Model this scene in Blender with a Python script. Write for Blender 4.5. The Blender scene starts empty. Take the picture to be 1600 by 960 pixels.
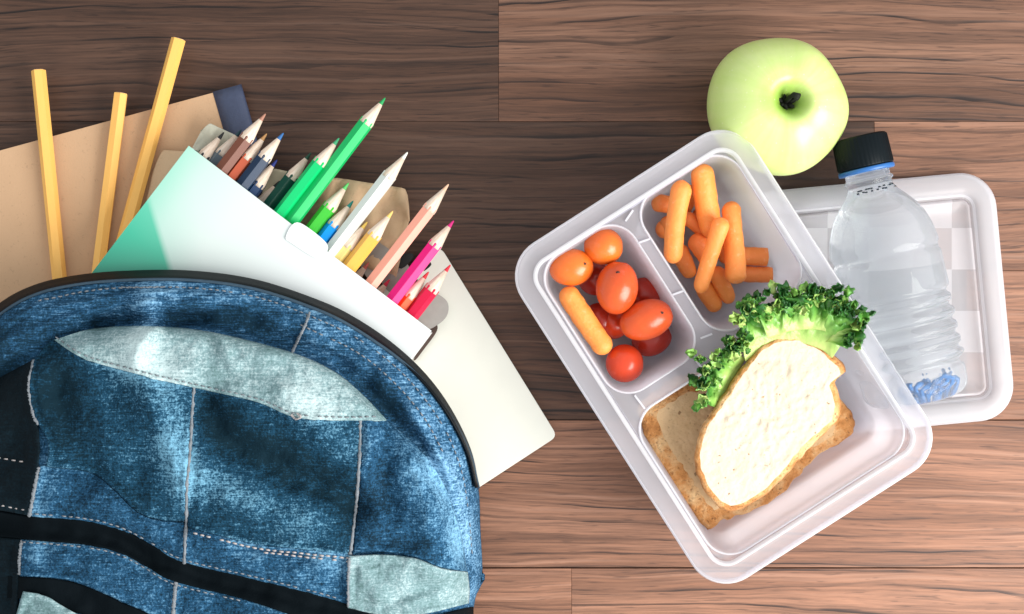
import bpy, bmesh, math, random
import numpy as np
from mathutils import Vector, Matrix, noise
from mathutils.geometry import tessellate_polygon

# ------------------------------------------------------------------ camera, world, light
sc = bpy.context.scene
H = 0.80                 # camera height over the table, metres
S = 0.56 / 1600.0        # metres per photo pixel at table level
cam_d = bpy.data.cameras.new('camera')
cam = bpy.data.objects.new('camera', cam_d)
sc.collection.objects.link(cam)
cam.location = (0, 0, H)
cam_d.sensor_width = 36.0
cam_d.lens = 36.0 * H / 0.56
cam_d.clip_start = 0.02
cam_d.clip_end = 20.0
sc.camera = cam

world = bpy.data.worlds.new('World')
sc.world = world
world.use_nodes = True
bg = world.node_tree.nodes['Background']
bg.inputs[0].default_value = (0.95, 0.98, 1.0, 1)
bg.inputs[1].default_value = 0.62

def area_light(name, loc, target, size, power, color):
    ld = bpy.data.lights.new(name, 'AREA')
    ld.shape = 'RECTANGLE'
    ld.size, ld.size_y = size
    ld.energy = power
    ld.color = color
    lo = bpy.data.objects.new(name, ld)
    sc.collection.objects.link(lo)
    lo.location = loc
    lo.rotation_euler = (Vector(target) - Vector(loc)).to_track_quat('-Z', 'Y').to_euler()
    return lo
area_light('window_light', (0.82, -0.42, 0.70), (0.08, -0.05, 0.0), (0.78, 0.78), 16.5, (1.0, 0.97, 0.93))

sc.view_settings.view_transform = 'Standard'
sc.view_settings.look = 'None'
sc.view_settings.exposure = 0.58
sc.view_settings.gamma = 1.0
sc.render.engine = 'CYCLES'
sc.cycles.max_bounces = 12
sc.cycles.transparent_max_bounces = 16
sc.cycles.transmission_bounces = 10
sc.cycles.use_denoising = True
sc.cycles.sample_clamp_indirect = 6.0

random.seed(7)
rng = np.random.default_rng(7)
COL = sc.collection

# ------------------------------------------------------------------ helpers
def W(px, py, z=0.0):
    k = S * (1 - z / H)
    return ((px - 800) * k, (480 - py) * k, z)

def mesh_from(verts, faces, smooth=True, mats=None, mat_idx=None):
    me = bpy.data.meshes.new('mesh')
    me.from_pydata([tuple(v) for v in verts], [], [tuple(f) for f in faces])
    if smooth:
        me.polygons.foreach_set('use_smooth', [True] * len(me.polygons))
    if mat_idx is not None:
        me.polygons.foreach_set('material_index', list(mat_idx))
    me.update()
    return me

def add(name, verts, faces, mat, parent=None, origin=None, smooth=True, mat_idx=None, solid=None, attr=None, recalc=False):
    """link verts (world coords) as one object, under parent if given, its origin at `origin`"""
    org = Vector(parent.location) if parent is not None and parent.parent is None else Vector((0, 0, 0))
    if parent is not None and parent.parent is not None:
        org = Vector(parent.parent.location) + Vector(parent.location)
    off = org if parent is not None else Vector(origin or (0, 0, 0))
    vs = np.array([tuple(v) for v in verts], dtype=float) - np.array(off)
    me = mesh_from(vs.tolist(), faces, smooth, mat_idx=mat_idx)
    if recalc:
        bm = bmesh.new(); bm.from_mesh(me)
        bmesh.ops.recalc_face_normals(bm, faces=bm.faces); bm.to_mesh(me); bm.free()
    if attr:
        for k, vals in attr.items():
            a = me.attributes.new(k, 'FLOAT', 'POINT')
            a.data.foreach_set('value', list(map(float, vals)))
    for m in (mat if isinstance(mat, (list, tuple)) else [mat]):
        me.materials.append(m)
    me.name = name
    o = bpy.data.objects.new(name, me)
    COL.objects.link(o)
    if parent is not None:
        o.parent = parent
    else:
        o.location = off
    if solid:
        md = o.modifiers.new('thickness', 'SOLIDIFY')
        md.thickness = solid
        md.offset = -1
    return o

def tag(o, label, cat, group=None, kind=None):
    o['label'] = label
    o['category'] = cat
    if group: o['group'] = group
    if kind: o['kind'] = kind
    return o

def root(name, loc, label, cat, group=None):
    o = bpy.data.objects.new(name, None)
    COL.objects.link(o)
    o.location = loc
    o.empty_display_size = 0.01
    return tag(o, label, cat, group)

def spline(pts, n, closed=False):
    """Catmull-Rom through pts resampled to n points by arc length"""
    P = [np.array(p, float) for p in pts]
    out = []
    m = len(P)
    segs = m if closed else m - 1
    for i in range(segs):
        if closed:
            p0, p1, p2, p3 = P[(i - 1) % m], P[i], P[(i + 1) % m], P[(i + 2) % m]
        else:
            p1, p2 = P[i], P[i + 1]
            p0 = P[i - 1] if i > 0 else 2 * p1 - p2
            p3 = P[i + 2] if i + 2 < m else 2 * p2 - p1
        for t in np.linspace(0, 1, 17)[:-1]:
            out.append(0.5 * ((2 * p1) + (-p0 + p2) * t + (2 * p0 - 5 * p1 + 4 * p2 - p3) * t * t + (-p0 + 3 * p1 - 3 * p2 + p3) * t ** 3))
    out.append(P[0] if closed else P[-1])
    out = np.array(out)
    d = np.r_[0, np.cumsum(np.linalg.norm(np.diff(out, axis=0), axis=1))]
    q = np.linspace(0, d[-1], n + 1)[:-1] if closed else np.linspace(0, d[-1], n)
    return np.stack([np.interp(q, d, out[:, k]) for k in range(out.shape[1])], axis=1)

def grid_faces(nu, nv, wrap_u=False, base=0):
    f = []
    for j in range(nv - 1):
        for i in range(nu if wrap_u else nu - 1):
            a = base + j * nu + i
            b = base + j * nu + (i + 1) % nu
            f.append((a, b, b + nu, a + nu))
    return f

def rings(loops, cap0=False, cap1=False):
    n = len(loops[0])
    v = [p for l in loops for p in l]
    f = grid_faces(n, len(loops), True)
    if cap0: f.append(tuple(range(n))[::-1])
    if cap1: f.append(tuple(range((len(loops) - 1) * n, len(loops) * n)))
    return v, f

def tube(path, radii, n=8, caps=True, squash=1.0):
    """tube of circular section along 3D path"""
    P = [Vector(p) for p in path]
    loops = []
    up = Vector((0, 0, 1))
    for i, p in enumerate(P):
        t = (P[min(i + 1, len(P) - 1)] - P[max(i - 1, 0)]).normalized()
        a = t.cross(up)
        if a.length < 1e-4: a = Vector((1, 0, 0))
        a.normalize(); b = a.cross(t).normalized()
        r = radii[i] if hasattr(radii, '__len__') else radii
        loops.append([p + a * (r * math.cos(2 * math.pi * k / n)) + b * (r * squash * math.sin(2 * math.pi * k / n)) for k in range(n)])
    return rings(loops, caps, caps)

def merge(parts):
    V, F = [], []
    for v, f in parts:
        o = len(V)
        V += [tuple(p) for p in v]
        F += [tuple(i + o for i in q) for q in f]
    return V, F

def rrect(hw, hh, r, n=10):
    pts = []
    for cx, cy, a0 in ((hw - r, hh - r, 0), (-hw + r, hh - r, 90), (-hw + r, -hh + r, 180), (hw - r, -hh + r, 270)):
        for k in range(n + 1):
            a = math.radians(a0 + 90 * k / n)
            pts.append((cx + r * math.cos(a), cy + r * math.sin(a)))
    return pts

def copy_tree(o, parent=None):
    c = o.copy(); COL.objects.link(c)
    if parent is not None: c.parent = parent
    for ch in [x for x in o.children]:
        copy_tree(ch, c)
    return c

def sub_seg_dist(px, py, poly):
    """distance from points to polyline (numpy)"""
    d = np.full(px.shape, 1e9)
    for (x0, y0), (x1, y1) in zip(poly[:-1], poly[1:]):
        dx, dy = x1 - x0, y1 - y0
        t = np.clip(((px - x0) * dx + (py - y0) * dy) / (dx * dx + dy * dy + 1e-9), 0, 1)
        d = np.minimum(d, np.hypot(px - x0 - t * dx, py - y0 - t * dy))
    return d

# ------------------------------------------------------------------ node helper
class NT:
    def __init__(self, name):
        self.m = bpy.data.materials.new(name)
        self.m.use_nodes = True
        self.t = self.m.node_tree
        self.b = self.t.nodes['Principled BSDF']
        self.out = self.t.nodes['Material Output']
    def n(self, typ, **kw):
        nd = self.t.nodes.new(typ)
        for k, v in kw.items():
            if k.startswith('i_'):
                nd.inputs[int(k[2:]) if k[2:].isdigit() else k[2:].replace('_', ' ')].default_value = v
            else:
                setattr(nd, k, v)
        return nd
    def l(self, a, b):
        self.t.links.new(a, b)
    def coord(self, scale=(1, 1, 1), rot=(0, 0, 0), kind='Object', obj_offset=False):
        c = self.n('ShaderNodeTexCoord')
        mp = self.n('ShaderNodeMapping')
        mp.inputs['Scale'].default_value = scale
        mp.inputs['Rotation'].default_value = rot
        src = c.outputs[kind]
        if obj_offset:
            oi = self.n('ShaderNodeObjectInfo')
            mul = self.n('ShaderNodeMath', operation='MULTIPLY'); mul.inputs[1].default_value = 17.3
            self.l(oi.outputs['Random'], mul.inputs[0])
            va = self.n('ShaderNodeVectorMath', operation='ADD')
            self.l(src, va.inputs[0]); self.l(mul.outputs[0], va.inputs[1])
            src = va.outputs[0]
        self.l(src, mp.inputs['Vector'])
        return mp.outputs[0]
    def noise(self, vec, scale, detail=4, rough=0.55, dist=0.0):
        nd = self.n('ShaderNodeTexNoise')
        nd.inputs['Scale'].default_value = scale
        nd.inputs['Detail'].default_value = detail
        nd.inputs['Roughness'].default_value = rough
        nd.inputs['Distortion'].default_value = dist
        if vec is not None: self.l(vec, nd.inputs['Vector'])
        return nd.outputs['Fac']
    def ramp(self, fac, stops):
        r = self.n('ShaderNodeValToRGB')
        e = r.color_ramp.elements
        while len(e) < len(stops): e.new(0.5)
        for el, (p, c) in zip(e, stops):
            el.position = p
            el.color = (c[0], c[1], c[2], 1) if hasattr(c, '__len__') else (c, c, c, 1)
        self.l(fac, r.inputs[0])
        return r.outputs[0]
    def mix(self, fac, a, b, mode='MIX'):
        m = self.n('ShaderNodeMix', data_type='RGBA', blend_type=mode)
        for sock, v in ((m.inputs['Factor'], fac), (m.inputs['A'], a), (m.inputs['B'], b)):
            if isinstance(v, (int, float)): sock.default_value = v
            elif isinstance(v, tuple): sock.default_value = (v[0], v[1], v[2], 1)
            else: self.l(v, sock)
        m.clamp_factor = True
        return m.outputs['Result']
    def math(self, op, a, b=None, clamp=False):
        m = self.n('ShaderNodeMath', operation=op)
        m.use_clamp = clamp
        for i, v in enumerate((a, b)):
            if v is None: continue
            if isinstance(v, (int, float)): m.inputs[i].default_value = v
            else: self.l(v, m.inputs[i])
        return m.outputs[0]
    def bump(self, h, dist, strength=1.0, prev=None):
        b = self.n('ShaderNodeBump')
        b.inputs['Strength'].default_value = strength
        b.inputs['Distance'].default_value = dist
        self.l(h, b.inputs['Height'])
        if prev is not None: self.l(prev, b.inputs['Normal'])
        return b.outputs[0]
    def base(self, c, rough=0.6, normal=None, spec=0.5):
        if isinstance(c, tuple): self.b.inputs['Base Color'].default_value = (*c, 1)
        else: self.l(c, self.b.inputs['Base Color'])
        if isinstance(rough, (int, float)): self.b.inputs['Roughness'].default_value = rough
        else: self.l(rough, self.b.inputs['Roughness'])
        if normal is not None: self.l(normal, self.b.inputs['Normal'])
        self.b.inputs['Specular IOR Level'].default_value = spec
        return self.m

def simple(name, col, rough=0.6, spec=0.5, var=0.0, scale=300, bump=0.0):
    t = NT(name)
    v = t.coord()
    n = t.noise(v, scale, 4)
    c = t.mix(t.math('MULTIPLY', n, var), tuple(col), tuple(x * 0.45 for x in col)) if var else tuple(col)
    nm = t.bump(n, bump) if bump else None
    return t.base(c, rough, nm, spec)

# ------------------------------------------------------------------ materials
def wood_mat():
    t = NT('wood_plank')
    oi = t.n('ShaderNodeObjectInfo')
    v0 = t.coord((1, 1, 1), obj_offset=True)
    # warp across the grain so the lines wander
    w1 = t.noise(t.coord((5, 16, 1), obj_offset=True), 1.0, 3, 0.5)
    w2 = t.noise(t.coord((22, 60, 1), obj_offset=True), 1.0, 2, 0.5)
    warp = t.math('ADD', t.math('MULTIPLY', w1, 0.016), t.math('MULTIPLY', w2, 0.0012))
    cx = t.n('ShaderNodeCombineXYZ'); t.l(warp, cx.inputs[1])
    va = t.n('ShaderNodeVectorMath', operation='ADD'); t.l(v0, va.inputs[0]); t.l(cx.outputs[0], va.inputs[1])
    def stretched(sx, sy):
        mp = t.n('ShaderNodeMapping'); mp.inputs['Scale'].default_value = (sx, sy, 1)
        t.l(va.outputs[0], mp.inputs[0]); return mp.outputs[0]
    bands = t.noise(stretched(1.6, 34), 1.0, 3, 0.6)
    lines = t.noise(stretched(3.2, 230), 1.0, 3, 0.55)
    lines2 = t.noise(stretched(4.5, 140), 1.0, 3, 0.6)
    fine = t.noise(stretched(26, 850), 1.0, 4, 0.7)
    pores = t.noise(stretched(60, 900), 1.0, 2, 0.5)
    patch = t.noise(t.coord((6, 22, 1), obj_offset=True), 1.0, 3, 0.6)
    col = t.ramp(bands, [(0.28, (0.185, 0.081, 0.044)), (0.45, (0.300, 0.139, 0.081)), (0.60, (0.40, 0.195, 0.119)), (0.78, (0.53, 0.275, 0.175))])
    col = t.mix(t.ramp(patch, [(0.35, 0.0), (0.7, 0.4)]), col, (0.17, 0.080, 0.050))
    col = t.mix(t.ramp(fine, [(0.3, 0.55), (0.62, 0.0)]), col, (0.03, 0.017, 0.014))
    line_m = t.ramp(lines, [(0.33, 0.95), (0.385, 0.75), (0.44, 0.0)])
    line_n = t.ramp(lines2, [(0.27, 0.9), (0.32, 0.0)])
    lm = t.math('MULTIPLY', t.math('MAXIMUM', line_m, line_n), 0.42)
    sp = t.n('ShaderNodeSeparateXYZ'); t.l(va.outputs[0], sp.inputs[0])
    fw = t.math('ADD', t.math('MULTIPLY', t.noise(stretched(2.2, 13), 1.0, 2, 0.5), 5.0), t.math('MULTIPLY', t.noise(stretched(14, 60), 1.0, 2, 0.5), 0.7))
    saw = t.math('FRACT', t.math('ADD', t.math('MULTIPLY', sp.outputs[1], 105.0), fw))
    ring = t.ramp(saw, [(0.0, 1.0), (0.07, 0.95), (0.17, 0.0)])
    brk = t.ramp(t.noise(stretched(11, 160), 1.0, 3, 0.6), [(0.38, 0.0), (0.54, 1.0)])
    ring = t.math('MULTIPLY', ring, brk)
    saw2 = t.math('FRACT', t.math('ADD', t.math('MULTIPLY', sp.outputs[1], 290.0), t.math('MULTIPLY', fw, 2.3)))
    brk2 = t.ramp(t.noise(stretched(7, 120), 1.0, 3, 0.6), [(0.42, 0.0), (0.60, 0.6)])
    ring = t.math('MAXIMUM', ring, t.math('MULTIPLY', t.ramp(saw2, [(0.0, 0.9), (0.12, 0.7), (0.35, 0.0)]), brk2))
    lm = t.math('MAXIMUM', lm, ring)
    gate = t.ramp(t.noise(stretched(3.2, 14), 1.0, 2, 0.5), [(0.36, 0.45), (0.56, 1.0)])
    lm = t.math('MULTIPLY', lm, gate)
    lm = t.math('MULTIPLY', lm, 0.95)
    col = t.mix(lm, col, (0.022, 0.013, 0.012))
    light = t.ramp(lines, [(0.56, 0.0), (0.68, 0.45)])
    col = t.mix(light, col, (0.50, 0.27, 0.18))
    col = t.mix(t.ramp(pores, [(0.30, 0.5), (0.38, 0.0)]), col, (0.04, 0.022, 0.018))
    col = t.mix(1.0, col, oi.outputs['Color'], 'MULTIPLY')
    hgt = t.math('SUBTRACT', t.math('MULTIPLY', fine, 0.3), lm)
    nm = t.bump(hgt, 0.0003, 0.5)
    rough = t.math('ADD', t.math('MULTIPLY', fine, 0.2), 0.42)
    return t.base(col, rough, nm, 0.32)
M_WOOD = wood_mat()
M_DARKGAP = simple('plank_gap', (0.012, 0.008, 0.007), 0.9)

def denim_mat(name, dark, mid, light, bias=0.0, rot=0.0, streak=0.6):
    t = NT(name)
    at = t.n('ShaderNodeAttribute', attribute_name='wear_shade')
    v = t.coord()
    big = t.noise(v, 42, 4, 0.6, 0.4)
    mot = t.noise(v, 340, 4, 0.68)
    grain = t.noise(v, 950, 3, 0.7)
    slub = t.noise(t.coord((90, 1300, 300), (0, 0, rot)), 1.0, 3, 0.6)
    slub2 = t.noise(t.coord((1300, 260, 300), (0, 0, rot)), 1.0, 2, 0.6)
    f = t.math('ADD', t.math('MULTIPLY', big, 0.55), t.math('MULTIPLY', mot, 0.55))
    f = t.math('ADD', f, t.math('MULTIPLY', grain, 1.0))
    f = t.math('ADD', f, t.math('MULTIPLY', slub, streak))
    f = t.math('ADD', f, t.math('MULTIPLY', slub2, 0.25))
    f = t.math('SUBTRACT', f, 0.5 * (0.55 + 0.55 + 1.0 + streak + 0.25) - 0.42 - bias)
    f = t.math('ADD', t.math('MULTIPLY', t.math('SUBTRACT', f, 0.42), 1.25), 0.42)
    f = t.math('ADD', f, t.math('MULTIPLY', at.outputs['Fac'], 0.62))
    col = t.ramp(f, [(0.12, dark), (0.50, mid), (0.98, light)])
    f2 = f
    h = t.math('ADD', t.math('MULTIPLY', slub, 0.6), t.math('MULTIPLY', grain, 0.6))
    nm = t.bump(h, 0.0005, 0.75)
    nm = t.bump(t.noise(v, 90, 3, 0.6), 0.003, 0.7, nm)
    m = t.base(col, 0.88, nm, 0.15)
    t.b.inputs['Sheen Weight'].default_value = 0.0
    t.b.inputs['Sheen Roughness'].default_value = 0.5
    return m
D_MID = denim_mat('denim_blue', (0.003, 0.018, 0.034), (0.016, 0.078, 0.160), (0.20, 0.43, 0.62), -0.03)
D_GUS = denim_mat('denim_gusset', (0.006, 0.028, 0.050), (0.022, 0.092, 0.188), (0.24, 0.47, 0.68), -0.02, math.radians(20), 1.0)
D_TEAL = denim_mat('denim_teal', (0.002, 0.016, 0.027), (0.009, 0.056, 0.108), (0.19, 0.43, 0.59), -0.05)
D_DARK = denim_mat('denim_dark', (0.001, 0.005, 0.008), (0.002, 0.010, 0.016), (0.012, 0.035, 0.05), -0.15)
D_PALE = denim_mat('denim_pale', (0.10, 0.18, 0.18), (0.19, 0.30, 0.32), (0.50, 0.63, 0.64), -0.02)
M_BLACK = simple('black_webbing', (0.0015, 0.004, 0.006), 0.85, 0.08, 0.3, 900, 0.0002)
M_ZIP = simple('black_piping', (0.002, 0.004, 0.006), 0.55, 0.15)
M_THREAD = simple('cream_thread', (0.46, 0.42, 0.41), 0.8, 0.2, 0.5, 900)
M_FRAY = simple('frayed_seam', (0.30, 0.33, 0.36), 0.9, 0.2, 1.2, 700, 0.0006)

def objcol_mat(name, rough, dark=0.0, spec=0.5, coat=0.0):
    t = NT(name)
    oi = t.n('ShaderNodeObjectInfo')
    v = t.coord((1, 1, 0.15))
    n = t.noise(v, 700, 3, 0.6)
    c = t.mix(t.math('MULTIPLY', n, 0.25), oi.outputs['Color'], t.mix(1.0, oi.outputs['Color'], (0.55, 0.55, 0.55), 'MULTIPLY'))
    m = t.base(c, rough, t.bump(n, 0.0001, 0.5), spec)
    t.b.inputs['Coat Weight'].default_value = coat
    t.b.inputs['Coat Roughness'].default_value = 0.2
    return m
M_PAINT = objcol_mat('pencil_paint', 0.42, spec=0.3, coat=0.06)
M_LEAD = objcol_mat('pencil_lead', 0.6)
def bare_wood():
    t = NT('cedar_wood')
    n = t.noise(t.coord((900, 900, 60)), 1.0, 3)
    c = t.ramp(n, [(0.3, (0.66, 0.50, 0.38)), (0.7, (0.84, 0.72, 0.60))])
    return t.base(c, 0.7, t.bump(n, 0.0001))
M_CEDAR = bare_wood()

def plastic_mat(name, col, transp, transl, rough=0.28, checker=False):
    t = NT(name)
    v = t.coord()
    n = t.noise(v, 30, 3)
    cc = t.mix(n, tuple(col), tuple(x * 0.90 for x in col))
    t.base(cc, rough, t.bump(t.noise(v, 160, 2), 0.0004, 0.35), 0.5)
    tl = t.n('ShaderNodeBsdfTranslucent'); t.l(cc, tl.inputs[0])
    tr = t.n('ShaderNodeBsdfTransparent'); tr.inputs[0].default_value = (0.97, 0.97, 0.99, 1)
    m1 = t.n('ShaderNodeMixShader'); m1.inputs[0].default_value = transl
    t.l(t.b.outputs[0], m1.inputs[1]); t.l(tl.outputs[0], m1.inputs[2])
    m2 = t.n('ShaderNodeMixShader')
    if checker:
        ck = t.n('ShaderNodeTexChecker'); ck.inputs['Scale'].default_value = 1 / 0.0225
        t.l(t.coord((1, 1, 0.0)), ck.inputs['Vector'])
        f = t.math('ADD', t.math('MULTIPLY', ck.outputs['Fac'], 0.16), transp - 0.10)
        t.l(f, m2.inputs[0])
    else:
        m2.inputs[0].default_value = transp
    t.l(m1.outputs[0], m2.inputs[1]); t.l(tr.outputs[0], m2.inputs[2])
    t.l(m2.outputs[0], t.out.inputs['Surface'])
    return t.m
M_PP = plastic_mat('milky_plastic', (0.95, 0.95, 0.99), 0.66, 0.62)
M_PPIN = plastic_mat('milky_plastic_cup', (0.97, 0.96, 1.0), 0.40, 0.66)
M_EDGE = plastic_mat('thick_plastic_edge', (0.94, 0.94, 0.97), 0.30, 0.5, 0.2)
M_LID = plastic_mat('lid_plastic', (0.93, 0.92, 0.95), 0.58, 0.45, 0.22, True)
M_LIDRIM = plastic_mat('lid_rim_plastic', (0.90, 0.90, 0.93), 0.56, 0.45, 0.22)

def kraft(name, c1, c2, rough=0.85):
    t = NT(name)
    v = t.coord()
    n = t.noise(v, 40, 5, 0.6); f = t.noise(v, 900, 3)
    fib = t.ramp(t.noise(v, 420, 2, 0.5, 1.5), [(0.30, 0.35), (0.36, 0.0)])
    c = t.mix(n, tuple(c1), tuple(c2))
    c = t.mix(fib, c, tuple(x * 0.6 for x in c1))
    return t.base(c, rough, t.bump(f, 0.00025, 0.6), 0.25)
M_KRAFT = kraft('kraft_board', (0.60, 0.39, 0.235), (0.52, 0.33, 0.195))
M_CARD = kraft('card_flap', (0.66, 0.48, 0.31), (0.52, 0.36, 0.21))
M_SPINE = simple('navy_cloth_tape', (0.045, 0.060, 0.115), 0.5, 0.5, 0.5, 600, 0.0002)
M_PAGES = simple('page_edges', (0.75, 0.70, 0.60), 0.8, 0.2)
M_CREAM = simple('cream_cover', (0.74, 0.74, 0.66), 0.5, 0.3, 0.15, 60, 0.0001)
M_GREY = simple('grey_board', (0.40, 0.39, 0.36), 0.8, 0.3, 0.5, 200, 0.0002)
M_DKMARK = simple('near_black', (0.015, 0.02, 0.02), 0.6, 0.3)

def box_print():
    """white carton whose left corner is printed with a green fade"""
    t = NT('printed_carton')
    sep = t.n('ShaderNodeSeparateXYZ')
    t.l(t.coord(), sep.inputs[0])
    # object axes: x along the opening edge, y down the box (origin at the corner), metres
    x = sep.outputs[0]; y = sep.outputs[1]
    far = t.ramp(x, [(0.00, (0.34, 0.64, 0.52)), (0.014, (0.52, 0.68, 0.62)), (0.04, (0.63, 0.71, 0.68)), (0.09, (0.68, 0.72, 0.72))])
    sat = t.ramp(t.math('MULTIPLY', y, 10.0), [(0.30, (0.10, 0.52, 0.36)), (0.55, (0.012, 0.42, 0.26)), (0.9, (0.01, 0.30, 0.19))])
    d = t.math('SUBTRACT', t.math('ADD', t.math('MULTIPLY', t.math('SUBTRACT', y, 0.0355), 1.4), 0.002), x)
    edge = t.ramp(t.math('ADD', d, 0.5), [(0.499, 0.0), (0.5015, 0.9)])
    up_ = t.ramp(t.math('SUBTRACT', y, x), [(0.0, 0.0), (0.06, 0.6)])
    c = t.mix(t.math('MAXIMUM', edge, t.math('MULTIPLY', up_, 0.5)), far, sat)
    return t.base(c, 0.32, None, 0.5)
M_CARTON = box_print()
M_WHITE = simple('white_card', (0.74, 0.77, 0.78), 0.4, 0.5)
M_CARTONIN = simple('carton_inside', (0.45, 0.42, 0.38), 0.8, 0.2)

def apple_mat():
    t = NT('green_apple_skin')
    sep = t.n('ShaderNodeSeparateXYZ')
    t.l(t.coord(), sep.inputs[0])
    v = t.coord()
    big = t.noise(v, 34, 3, 0.5, 0.3)
    # long streaks from pole to pole
    ang = t.math('ARCTAN2', sep.outputs[1], sep.outputs[0])
    cx = t.n('ShaderNodeCombineXYZ'); t.l(t.math('MULTIPLY', ang, 2.6), cx.inputs[0])
    t.l(t.math('MULTIPLY', sep.outputs[2], 12.0), cx.inputs[1])
    st = t.noise(cx.outputs[0], 2.2, 4, 0.6)
    c = t.mix(big, (0.48, 0.67, 0.15), (0.68, 0.79, 0.31))
    c = t.mix(t.ramp(st, [(0.35, 0.0), (0.8, 0.4)]), c, (0.72, 0.76, 0.38))
    rad = t.math('SQRT', t.math('ADD', t.math('POWER', sep.outputs[0], 2), t.math('POWER', sep.outputs[1], 2)))
    near = t.ramp(t.math('MULTIPLY', rad, 20.0), [(0.10, 1.0), (0.30, 0.0)])
    top = t.math('MULTIPLY', near, t.math('GREATER_THAN', sep.outputs[2], 0.03))
    c = t.mix(t.math('MULTIPLY', top, 0.8), c, (0.22, 0.42, 0.035))
    spots = t.n('ShaderNodeTexVoronoi'); spots.inputs['Scale'].default_value = 260
    t.l(v, spots.inputs['Vector'])
    c = t.mix(t.ramp(spots.outputs['Distance'], [(0.06, 0.5), (0.13, 0.0)]), c, (0.78, 0.82, 0.52))
    m = t.base(c, 0.30, t.bump(t.noise(v, 240, 3), 0.0001), 0.5)
    t.b.inputs['Subsurface Weight'].default_value = 0.12
    t.b.inputs['Subsurface Radius'].default_value = (0.01, 0.01, 0.003)
    t.b.inputs['Subsurface Scale'].default_value = 0.5
    return m
M_APPLE = apple_mat()
M_STEM = simple('apple_stem_bark', (0.010, 0.012, 0.007), 0.8, 0.3, 0.8, 900, 0.0004)

def veg(name, c1, c2, rough, scale, bump, stretch=(1, 1, 1), sss=0.15, mark=0.3):
    t = NT(name)
    oi = t.n('ShaderNodeObjectInfo')
    v = t.coord(stretch, obj_offset=True)
    n = t.noise(v, scale, 4, 0.6)
    c = t.mix(n, tuple(c1), tuple(c2))
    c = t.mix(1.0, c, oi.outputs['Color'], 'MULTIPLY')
    pale = t.ramp(t.noise(v, scale * 3.2, 4, 0.7), [(0.58, 0.0), (0.70, mark)])
    c = t.mix(pale, c, tuple(min(1, x * 1.0 + 0.25) for x in c1))
    m = t.base(c, rough, t.bump(t.noise(v, scale * 5, 3), bump, 0.7), 0.5)
    t.b.inputs['Subsurface Weight'].default_value = sss
    t.b.inputs['Subsurface Radius'].default_value = (0.008, 0.003, 0.001)
    t.b.inputs['Subsurface Scale'].default_value = 0.6
    return m
M_CARROT = veg('carrot_flesh', (0.92, 0.33, 0.075), (0.86, 0.235, 0.04), 0.55, 90, 0.0006)
M_TOMATO = veg('tomato_skin', (0.74, 0.075, 0.020), (0.56, 0.035, 0.012), 0.27, 60, 0.0002, mark=0.08)
M_SCAR = simple('tomato_scar', (0.06, 0.015, 0.006), 0.7)

def crumb_mat(name='bread_crumb', c1=(0.64, 0.57, 0.47), c2=(0.55, 0.45, 0.33), pit=0.55):
    t = NT(name)
    v = t.coord()
    vo = t.n('ShaderNodeTexVoronoi'); vo.inputs['Scale'].default_value = 430
    t.l(v, vo.inputs['Vector'])
    big = t.noise(v, 60, 4, 0.6)
    f = t.noise(v, 520, 4, 0.7)
    c = t.mix(big, c1, c2)
    pits = t.ramp(f, [(0.30, pit), (0.40, 0.0)])
    c = t.mix(pits, c, (0.42, 0.26, 0.13))
    seeds = t.ramp(t.noise(v, 260, 2, 0.4), [(0.26, 0.8), (0.30, 0.0)])
    c = t.mix(seeds, c, (0.24, 0.13, 0.06))
    hh = t.math('ADD', t.math('MULTIPLY', vo.outputs['Distance'], 0.5), f)
    return t.base(c, 0.9, t.bump(hh, 0.0007, 0.8), 0.15)
M_CRUMB = crumb_mat()
M_CRUMB2 = crumb_mat('toasted_crumb', (0.78, 0.58, 0.35), (0.60, 0.38, 0.18), 0.9)
def crust_mat():
    t = NT('bread_crust')
    v = t.coord()
    big = t.noise(v, 70, 5, 0.65)
    f = t.noise(v, 380, 4, 0.7)
    c = t.ramp(big, [(0.30, (0.34, 0.12, 0.028)), (0.48, (0.66, 0.30, 0.095)), (0.66, (0.84, 0.56, 0.28))])
    c = t.mix(t.ramp(f, [(0.32, 0.7), (0.44, 0.0)]), c, (0.16, 0.06, 0.018))
    return t.base(c, 0.7, t.bump(t.math('ADD', f, big), 0.0028, 0.9), 0.3)
M_CRUST = crust_mat()

def leaf_mat():
    t = NT('curly_lettuce')
    at = t.n('ShaderNodeAttribute', attribute_name='edge')
    v = t.coord()
    n = t.noise(v, 220, 3, 0.6)
    f = t.math('ADD', at.outputs['Fac'], t.math('MULTIPLY', t.math('SUBTRACT', n, 0.5), 0.5))
    c = t.ramp(f, [(0.05, (0.60, 0.74, 0.24)), (0.40, (0.36, 0.64, 0.14)), (0.74, (0.13, 0.40, 0.06)), (1.05, (0.028, 0.15, 0.028))])
    t.base(c, 0.28, t.bump(t.noise(v, 500, 3), 0.0006, 0.8), 0.6)
    tl = t.n('ShaderNodeBsdfTranslucent'); t.l(c, tl.inputs[0])
    mx = t.n('ShaderNodeMixShader'); mx.inputs[0].default_value = 0.3
    t.l(t.b.outputs[0], mx.inputs[1]); t.l(tl.outputs[0], mx.inputs[2])
    t.l(mx.outputs[0], t.out.inputs['Surface'])
    return t.m
M_LEAF = leaf_mat()

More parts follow.
